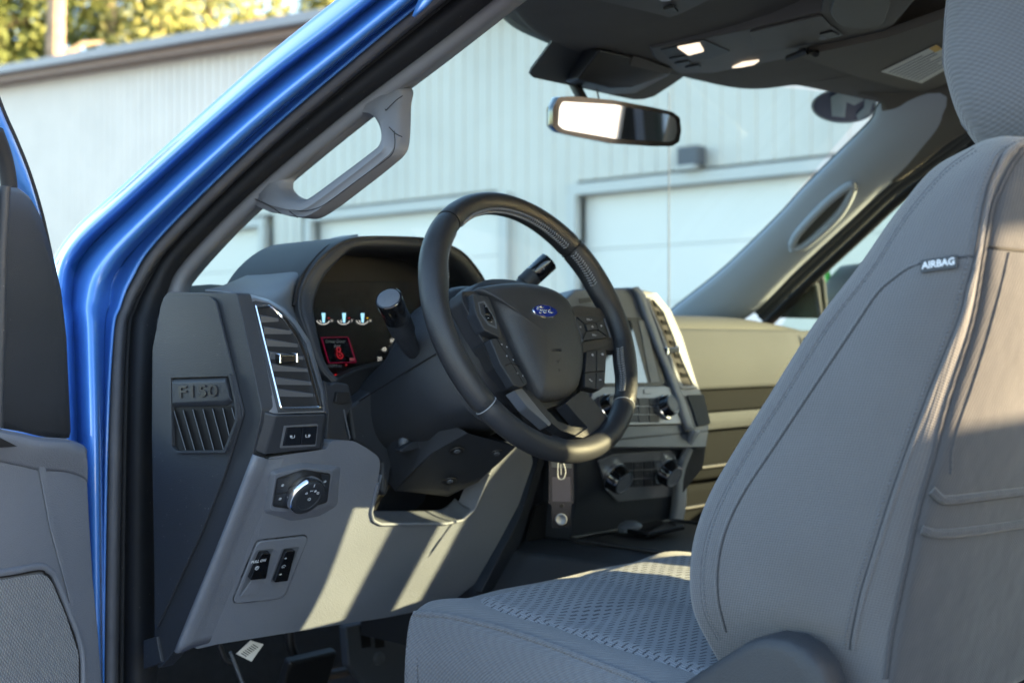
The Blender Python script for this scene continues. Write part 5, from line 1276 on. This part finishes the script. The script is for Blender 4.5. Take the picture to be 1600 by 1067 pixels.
# knit insert: a padded panel lying in the cushion top
ins_out = [(700, 921), (735, 936), (800, 954), (865, 971), (930, 993), (985, 1013), (1036, 1033), (1091, 1056), (1140, 1080)]
def insert_rows():
    rows = []
    for k in range(17):
        y = -.058 - .50 * k / 16
        row = []
        xl = -.632 + .006 * sin(pi * k / 16); 
        if k < 3: xl += (3 - k) ** 2 * .006
        for j in range(25):
            f = j / 24; x = xl + (-.80 - 2 * xl) * f
            e = min(f, 1 - f) * 24
            puff = .0045 * (1 - math.exp(-e * 1.1)) + .0035 * abs(sin(pi * ((f * 2) % 1))) ** .5 * (1 if .0 < f < 1 else 0)
            if e < .5: puff = -.004
            ek = min(k, 16 - k)
            if ek == 0: puff = -.004
            # the two stitched troughs
            for yy in (-.20,):
                puff -= .006 * math.exp(-((y - yy - .05 * (f - .5)) / .010) ** 2)
            o_, n_, i_, d_ = cuB.ray_cast(V((x, y, 1.3)), V((0, 0, -1)))
            z = (o_.z if o_ else cz(y)) + puff
            row.append(V((x, y, z)))
        rows.append(row)
    return rows
net('cushion_insert', insert_rows(), M['insert'], seat, ku=2, kv=4, sharp=180)
def cu_path(L_, lift=0.0, k=6):
    out = []
    for p in spline([V((x, y, 0)) for x, y in L_], k):
        q, n = on(cuB, p.x, p.y, lift)
        if q is not None: out.append(q)
    return out
cp = cu_path([(626, 957), (640, 958), (670, 960), (707, 964), (774, 980), (800, 988), (860, 1008), (918, 1031), (985, 1057), (1040, 1082)], -.0006)
if len(cp) > 4:
    tube('cushion_piping', [p + V((-.001, 0, .001)) for p in cp], .0034, M['fabseat'], seat, n=8)
    tube('cushion_seam', [p + V((0, 0, -.0035)) + V((-.0005, 0, 0)) for p in cp], .0011, M['black'], seat, n=6)
# plastic side shield and recliner cover
hc = [(1040, 1120), (1092, 1058), (1150, 1020), (1195, 992), (1228, 984), (1262, 989), (1290, 1006), (1312, 1035), (1325, 1075), (1330, 1130)]
h0 = [aX(x, y, -.662) for x, y in hc]; h1 = [p + V((-.030, 0, 0)) for p in h0]
cc_ = sum(h1, V((0, 0, 0))) / len(h1)
loops('recliner_cover', [h0, [p.lerp(q, .6) for p, q in zip(h0, h1)], [q.lerp(cc_, .03) + V((.002, 0, 0)) for q in h1], [q.lerp(cc_, .10) + V((-.002, 0, 0)) for q in h1], [q.lerp(cc_, .35) + V((-.004, 0, 0)) for q in h1]], M['dark'], seat, sharp=60)
prism('side_shield', rnd([V((-.655, -.70, .78)), V((-.655, .0, .78)), V((-.655, .005, .93)), V((-.655, -.30, .955)), V((-.655, -.70, .99))], .02), V((-.018, 0, 0)), M['dark'], seat, bevel=.006)
box('seat_base', (-.40, -.32, .80), .42, .52, .20, M['carpet'], seat, bevel=.01)
# shadow side: the passenger's seat, same build
ps = seat.copy(); link(ps); ps.location = (.53, -.47, .70); ps['label'] = 'matching grey cloth passenger seat beyond the console, hidden behind the driver seat'; ps['group'] = 'front seats'; seat['group'] = 'front seats'
for ch in list(seat.children):
    if ch.get('kind') == 'stuff': continue
    c = ch.copy(); link(c, ps)

WPOS[ps.name] = V((.53, -.47, .70))
ar = [V((.128, -.56, 1.02)), V((.128, -.66, 1.03)), V((.128, -.86, 1.50)), V((.128, -.77, 1.53))]  # unseen armrest shape, added to split the sun patch on the knee panel
prism('added_sun_block', rnd(ar, .03), V((.031, 0, 0)), M["fab"], ps, bevel=.012)

# ------------------------------------------------------------------ open driver door
HG = V((-.885, .282, 0)); OD = V((-cos(radians(30)), -sin(radians(30)), 0)); ND = V((sin(radians(30)), -cos(radians(30)), 0))
door = thing('truck_door', 'opened driver door with grey panel, speaker grille and black mirror corner', 'truck door', (-.9, .28, .7))
def fD(off=0): return lambda p: (p - HG).dot(ND) - off          # off > 0: nearer the cabin side
lp = T([(-300, 640), (0, 668), (60, 682), (108, 684.5), (136, 700), (141, 800), (147, 900), (155, 985), (161, 1067), (164, 1200), (-300, 1200)], fD(0))
prism('door_panel', lp, -ND * .05, M['grey'], door, bevel=.005)
# beltline ledge, softer upper pad
net('panel_top', [[at(x, y0, fD(-.03)), at(x, y0 + 3, fD(.004)), at(x, y0 + 11, fD(.012)), at(x + 1, y0 + 26, fD(.010)), at(x + 1, y0 + 52, fD(.0005))] for x, y0 in ((-250, 640), (-100, 655), (-30, 664), (30, 676), (62, 683), (100, 685), (128, 694), (136, 702))], M['grey'], door, ku=5, kv=4, solid=.002, sharp=180)
prism('door_panel_fold', T([(48, 700), (66, 712), (84, 820), (112, 930), (138, 1100), (136, 1100), (105, 930), (76, 822), (56, 716)], fD(.0005)), ND * .0022, M['grey'], door, bevel=.001)
gro = [(-300, 915), (0, 905), (60, 896), (70, 899), (78, 908), (100, 960), (120, 1020), (121, 1200), (-300, 1200)]
grl = prism('speaker_grille', rnd(T(gro, fD(.0005)), .006), ND * .003, M['grille'], door, bevel=.0015)
tube('grille_frame', spline(T([(-120, 903), (0, 895), (58, 885), (76, 892), (86, 903), (108, 958), (127, 1018), (129, 1100)], fD(.001)), 6), .0042, M['grey'], door, n=10)
tube('grille_groove', spline(T([(-120, 910), (0, 901), (60, 891.5), (71, 896), (80, 906), (103, 960), (122.5, 1019), (124, 1100)], fD(.0025)), 6), .0012, M['black'], door, n=6)
prism('door_handle_recess', T([(-60, 672), (0, 684), (26, 697), (0, 699), (-60, 700)], fD(.0125)), ND * .0006, M['black'], door)
sp = [(-120, 250), (-40, 292), (8, 292), (28, 294), (44, 306), (60, 335), (78, 392), (92, 452), (101, 530), (108, 684), (92, 686), (60, 681), (0, 666), (-120, 652)]
s0_ = T(sp, fD(-.028)); s1_ = T(sp, fD(-.012))
cS = sum(s1_, V((0, 0, 0))) / len(s1_)
loops('mirror_corner_trim', [s0_, s1_, [p.lerp(cS, .05) + ND * .005 for p in s1_], [p.lerp(cS, .25) + ND * .008 for p in s1_]], M['dark'], door, sharp=60)
tube('corner_crease', T([(8, 292), (2, 400), (0, 520), (-4, 668)], fD(.0)), .006, M['dark'], door, n=10)
fr1 = [(-30, 90), (0, 172), (22, 222), (42, 272), (60, 330), (75, 395), (86, 450), (91, 470)]
fr0 = [(-60, 120), (-15, 205), (8, 250), (18, 290), (44, 306), (60, 345), (78, 405), (90, 472)]
net('door_frame', [[at(*b, fD(-.055)), at((a[0] + b[0]) / 2, (a[1] + b[1]) / 2, fD(-.040)), at(a[0] - 3, a[1], fD(-.040)), at(*a, fD(-.050))] for a, b in zip(fr1, fr0)], M['blue'], door, ku=4, kv=6, solid=.002, sharp=180)
tube('frame_seal', spline([at(a[0] + 1, a[1] - 2, fD(-.052)) for a in fr1], 6), .0042, M['rubber'], door, n=8)
tube('corner_gasket', spline(T([(-8, 205), (3, 235), (10, 262), (14, 290), (12, 300)], fD(-.034)), 6), .009, M['rubber'], door, n=10)
# outer skin and glass beyond the picture edge
prism('door_skin', T([(-300, 640), (0, 668), (100, 684), (122, 700), (132, 800), (150, 1067), (155, 1200), (-300, 1200)], fD(-.10)), -ND * .02, M['blue'], door, bevel=.004)

# ------------------------------------------------------------------ passenger door
pdoor = thing('passenger_door', 'closed far passenger door with tinted window and black mirror corner behind the seat', 'truck door', (.84, -.3, .7))
pd0 = [V((.80, .42, 1.36)), V((.80, .36, .75)), V((.80, -.92, .75)), V((.80, -.92, 1.255)), V((.79, .30, 1.245))]
prism('door_panel', [V((.80, .40, 1.25)), V((.80, .36, .72)), V((.80, -.92, .72)), V((.80, -.92, 1.25))], V((.10, 0, 0)), M['mid'], pdoor, bevel=.01)
prism('rear_door_panel', [V((.80, -.99, 1.25)), V((.80, -.99, .72)), V((.80, -2.1, .72)), V((.80, -2.1, 1.25))], V((.10, 0, 0)), M['mid'], pdoor, bevel=.01)
def FX2(p): return p.x - (.795 - .40 * max(0, p.z - 1.30))
wg = [V((.81, .46, 1.25)), V((.81, -.92, 1.25)), V((.655, -.92, 1.80)), V((.655, -.10, 1.80)), V((.70, .10, 1.64))]
prism('window', wg, V((.004, 0, 0)), M['sideglass'], pdoor)
prism('rear_window', [V((.81, -.99, 1.25)), V((.81, -2.05, 1.25)), V((.655, -1.98, 1.80)), V((.655, -.99, 1.80))], V((.004, 0, 0)), M['sideglass'], pdoor)
mc = T([(1196, 496), (1225, 465), (1262, 432), (1272, 424), (1280, 440), (1284, 498)], lambda p: p.x - .765)
prism('mirror_corner_trim', mc, V((.02, 0, 0)), M['darker'], pdoor, bevel=.003)
tube('window_channel', T([(1268, 428), (1276, 450), (1283, 500)], lambda p: p.x - .755), .0058, M['beige'], pdoor, n=8)
tube('window_channel', T([(1279, 416), (1286, 440), (1292, 500)], lambda p: p.x - .775), .0052, M['beige'], pdoor, n=8)
mh = thing('door_mirror', 'dark rounded wing mirror outside the passenger window with a bright green edge', 'wing mirror', (1.0, .45, 1.35))
pc = aX(1352, 480, 1.0)
lo_ = []
for s, k in ((-.05, .6), (-.03, .95), (.0, 1), (.05, .96), (.09, .6)):
    lo_.append([pc + V((cos(2 * pi * i / 24) * .085 * k * (1 if abs(cos(2 * pi * i / 24)) < .8 else .97), s, sin(2 * pi * i / 24) * .10 * k)) for i in range(24)])
loops('mirror_shell', lo_, M['darker'], mh, sharp=60)
tube('green_edge', T([(1287, 408), (1293, 430), (1298, 455), (1301, 480)], lambda p: p.x - .97), .0075, M['green'], mh, n=8)

# ------------------------------------------------------------------ interior mirror
mc_ = V((.0, .176, 1.737)); mn = V((-.3145, -.938, -.140)).normalized()
rvm = thing('rear_view_mirror', 'black framed interior mirror with a bright window reflected in its left half', 'mirror', mc_)
def mP(L_, o=0): return [aP(x, y, mc_ + mn * o, mn) for x, y in L_]
mo = [(872, 152), (900, 151), (960, 157), (1020, 168), (1050, 175), (1062, 184), (1064, 205), (1061, 222), (1050, 229), (1020, 229), (960, 225), (900, 214), (872, 207), (863, 198), (863, 170)]
mo_f = rnd(mP(mo, 0), .004)
mi = [(878, 159), (960, 164), (1045, 180), (1055, 187), (1057, 205), (1053, 219), (1044, 222), (960, 217), (880, 203), (871, 196), (873, 168)]
mi_f = rnd(mP(mi, .0), .004)
cM = sum(mo_f, V((0, 0, 0))) / len(mo_f)
loops('mirror_housing', [[p + mn * .001 for p in mo_f], mo_f, [p.lerp(cM, -.012) - mn * .006 for p in mo_f], [p.lerp(cM, .0) - mn * .018 for p in mo_f], [p.lerp(cM, .12) - mn * .028 for p in mo_f], [p.lerp(cM, .4) - mn * .036 for p in mo_f]], M['piano'], rvm, sharp=60)
prism('reflector', [p + mn * .0014 for p in mi_f], mn * .0006, M['mirror'], rvm)
tube('mirror_stalk', spline([mc_ - mn * .03 + V((-.03, 0, .0)), mc_ + V((-.035, .045, .045)), mc_ + V((-.04, .07, .09)), mc_ + V((-.04, .09, .12))], 5), .009, M['darker'], rvm, n=12)
tube('mirror_cable', [mc_ + V((.005, .03, .02)), mc_ + V((.005, .05, .09))], .0015, M['darker'], rvm, n=6)

# ------------------------------------------------------------------ overhead console, visors
oc = thing('overhead_console', 'grey overhead console with two lit map lamps above the mirror', 'overhead console', (0, .0, 1.84))
def Z(L_, z): return [aZ(x, y, z) for x, y in L_]
oco = [(1014, 72), (1060, 64), (1150, 46), (1284, 14), (1292, -20), (1380, -60), (1470, -50), (1400, 35), (1384, 46), (1320, 66), (1264, 80), (1241, 86), (1180, 99), (1112, 112), (1062, 113), (1040, 103), (1018, 86)]
ob = Z(oco, 1.832); ob2 = [p + V((0, 0, .03)) for p in ob]
oc_b = loops('console_shell', [[p.lerp(sum(ob, V((0, 0, 0))) / len(ob), .02) + V((0, 0, -.004)) for p in ob], ob, ob2], M['console'], oc, bevel=.003)
for nm, L_ in (('map_lamp', [(1058, 73), (1093, 66.5), (1100, 79), (1076, 85.5)]), ('map_lamp', [(1143, 105), (1160, 97), (1187, 93.5), (1178, 100), (1158, 104)])):
    prism(nm, rnd(Z(L_, 1.8265), .004), V((0, 0, -.002)), M['lamp'], oc)
for L_ in ([(1046, 90), (1070, 86), (1074, 90), (1052, 95)], [(1054, 98), (1076, 94), (1080, 98), (1060, 103)], [(1070, 104), (1092, 100), (1096, 103), (1076, 108)]):
    prism('roof_button', Z(L_, 1.827), V((0, 0, -.0025)), M['dark'], oc, bevel=.0008)
prism('lamp_frame', Z([(1032, 78), (1100, 62), (1140, 80), (1110, 92), (1048, 94)], 1.8275), V((0, 0, -.001)), M['dark'], oc, bevel=.0005)
prism('storage_lid', rnd(Z([(1172, 48), (1284, 22), (1300, 40), (1262, 72), (1180, 76)], 1.8275), .006), V((0, 0, -.003)), M['console'], oc, bevel=.001)
prism('glasses_holder', rnd(Z([(1296, 14), (1310, -30), (1380, -50), (1392, 0), (1380, 36), (1340, 40), (1310, 34)], 1.8275), .02), V((0, 0, -.006)), M['darker'], oc, bevel=.003)
prism('roof_switch', rnd(Z([(1264, 50), (1300, 40), (1318, 54), (1282, 62)], 1.827), .003), V((0, 0, -.002)), M['mid'], oc, bevel=.001)
prism('switch_rocker', Z([(1280, 52), (1300, 47), (1312, 53), (1292, 58)], 1.8248), V((0, 0, -.003)), M['darker'], oc, bevel=.001)
vs1 = thing('sun_visor', 'driver sun visor folded against the headliner, only its lower edge in view at the top', 'sun visor', (-.3, -.1, 1.83), 'sun visors')
prism('visor_panel', rnd(Z([(820, -60), (880, -14), (934, 1), (1032, 24), (1046, 29), (1075, 17), (1125, -8), (1150, -60)], 1.822), .006), V((0, 0, .012)), M['console'], vs1, bevel=.004)
prism('visor_clip', Z([(1036, 16), (1052, 12), (1060, 20), (1044, 24)], 1.816), V((0, 0, .004)), M['darker'], vs1, bevel=.001)
prism('visor_mark', Z([(1026, -2), (1052, -6), (1048, 2), (1034, 3)], 1.8205), V((0, 0, .001)), M['white'], vs1)
vs2 = thing('sun_visor', 'passenger sun visor folded up behind the windshield header, carrying a white warning label', 'sun visor', (.4, -.15, 1.83), 'sun visors')
prism('visor_panel', rnd(Z([(1243, 88), (1300, 78), (1390, 58), (1500, 20), (1560, 60), (1500, 120), (1463, 138), (1440, 145), (1418, 142), (1330, 118)], 1.818), .012), V((0, 0, .014)), M['visor'], vs2, bevel=.006)
tube('visor_rod', Z([(1232, 92), (1262, 80), (1275, 84)], 1.815), .006, M['darker'], vs2, n=8)
lb_ = Z([(1377, 112), (1463, 70), (1500, 96), (1440, 130)], 1.8165)
lbl = prism('warning_label', lb_, V((0, 0, -.0008)), M['label'], vs2)
prism('label_header', Z([(1452, 76), (1463, 70.5), (1472, 77), (1461, 82)], 1.8155), V((0, 0, -.0006)), M['labelyellow'], lbl)
xl = (lb_[1] - lb_[0]).normalized(); yl = V((0, 0, -1)).cross(xl)
g = []
for i in range(9):
    o_ = lb_[0].lerp(lb_[3], .12 + i * .09) + V((0, 0, -.0010)); e_ = lb_[1].lerp(lb_[2], .12 + i * .09) + V((0, 0, -.0010))
    a = o_.lerp(e_, .06); b = o_.lerp(e_, .88 if i % 3 else .7); g.append(tube_geo([a, b], .0010, 4))
o = make('label_print', *join_geo(g), M['dimwhite'], lbl); o['kind'] = 'stuff'

# oval sticker seen from behind on the glass
st_c = at(1319, 165, wsf(.004)); st = thing('oval_sticker', 'dark blue oval sticker with pale figures in the far upper windshield corner', 'sticker', st_c)
def wring(a, b, off, n=40): return [at(1319 + cos(2 * pi * k / n) * a, 166 + sin(2 * pi * k / n) * b, wsf(off)) for k in range(n)]
def clampx(pts): return pts
prism('sticker_disc', wring(51, 27, .004), V((0, .0006, 0)), M['stickerblue'], st)
ring('sticker_edge', wring(50.5, 26.5, .0048), wring(48.0, 24.5, .0048), V((0, .0003, 0)), M['stickerlight'], st, n=60)
for L_ in ([(1298, 152), (1316, 143), (1344, 144), (1350, 157), (1335, 165), (1323, 160), (1320, 184), (1300, 182)], [(1352, 150), (1365, 158), (1359, 178), (1341, 188), (1338, 180), (1350, 168)]):
    prism('sticker_figure', wpt(L_, .0095), V((0, .0003, 0)), M['stickerlight'], st)

# ------------------------------------------------------------------ under the dash
tgw = thing('wire_tag', 'small white barcode tag on a black wire hanging under the knee panel', 'tag', (-.62, .32, 1.0))
fB = lambda p: p.y - .34
wt = prism('paper_tag', T([(369, 1021), (392, 1000), (412, 1006), (393, 1033)], fB), V((0, .0008, 0)), M['paper'], tgw)
g = []
for i in range(7):
    a = V((377 + i * 3.0, 1020 - i * 2.3, 0)); g.append(tube_geo(T([(a.x, a.y), (a.x + 8, a.y + 5)], lambda p: p.y - .3395), .0006, 4))
o = make('barcode', *join_geo(g), M['black'], wt); o['kind'] = 'stuff'
tube('wire', spline(T([(340, 1000), (352, 1030), (368, 1040), (382, 1080)], lambda p: p.y - .35), 6), .004, M['darker'], tgw, n=8)
tube('wire', spline(T([(360, 1018), (372, 1050), (392, 1100)], lambda p: p.y - .345), 6), .0025, M['mid'], tgw, n=8)
kick = prism('kick_panel', T([(540, 978), (640, 955), (700, 960), (720, 1100), (600, 1110), (565, 1062), (545, 1040)], lambda p: p.y - .62), V((0, .02, 0)), M['mid'], truck, bevel=.004)
for L_ in ([(562, 978), (577, 976), (580, 1010), (566, 1012)], [(584, 974), (599, 972), (601, 1010), (587, 1012)]):
    prism('kick_slot', T(L_, lambda p: p.y - .6185), V((0, .001, 0)), M['black'], kick)
lathe('floor_knob', T([(591, 1028)], lambda p: p.y - .618)[0], (0, -1, 0), [(0, .012), (.006, .011), (.008, .007), (.008, .0001)], M['silver'], kick, n=24)
pl = thing('brake_pedal', 'dark brake pedal on its arm in the footwell under the knee panel', 'pedal', (-.44, .55, .85))
box('pedal_pad', aY(478, 1050, .55), .10, .02, .07, M['darker'], pl, X=V((1, 0, 0)), Y=V((0, .9, .4)).normalized(), Z=V((0, -.4, .9)).normalized(), bevel=.006)
tube('pedal_arm', spline(T([(470, 1040), (455, 1010), (452, 985)], lambda p: p.y - .60), 5), .008, M['darker'], pl, n=8)
tube('floor_mat_edge', spline(T([(440, 1062), (520, 1048), (560, 1042)], lambda p: p.y - .66), 5), .004, M['mid'], truck, n=6)
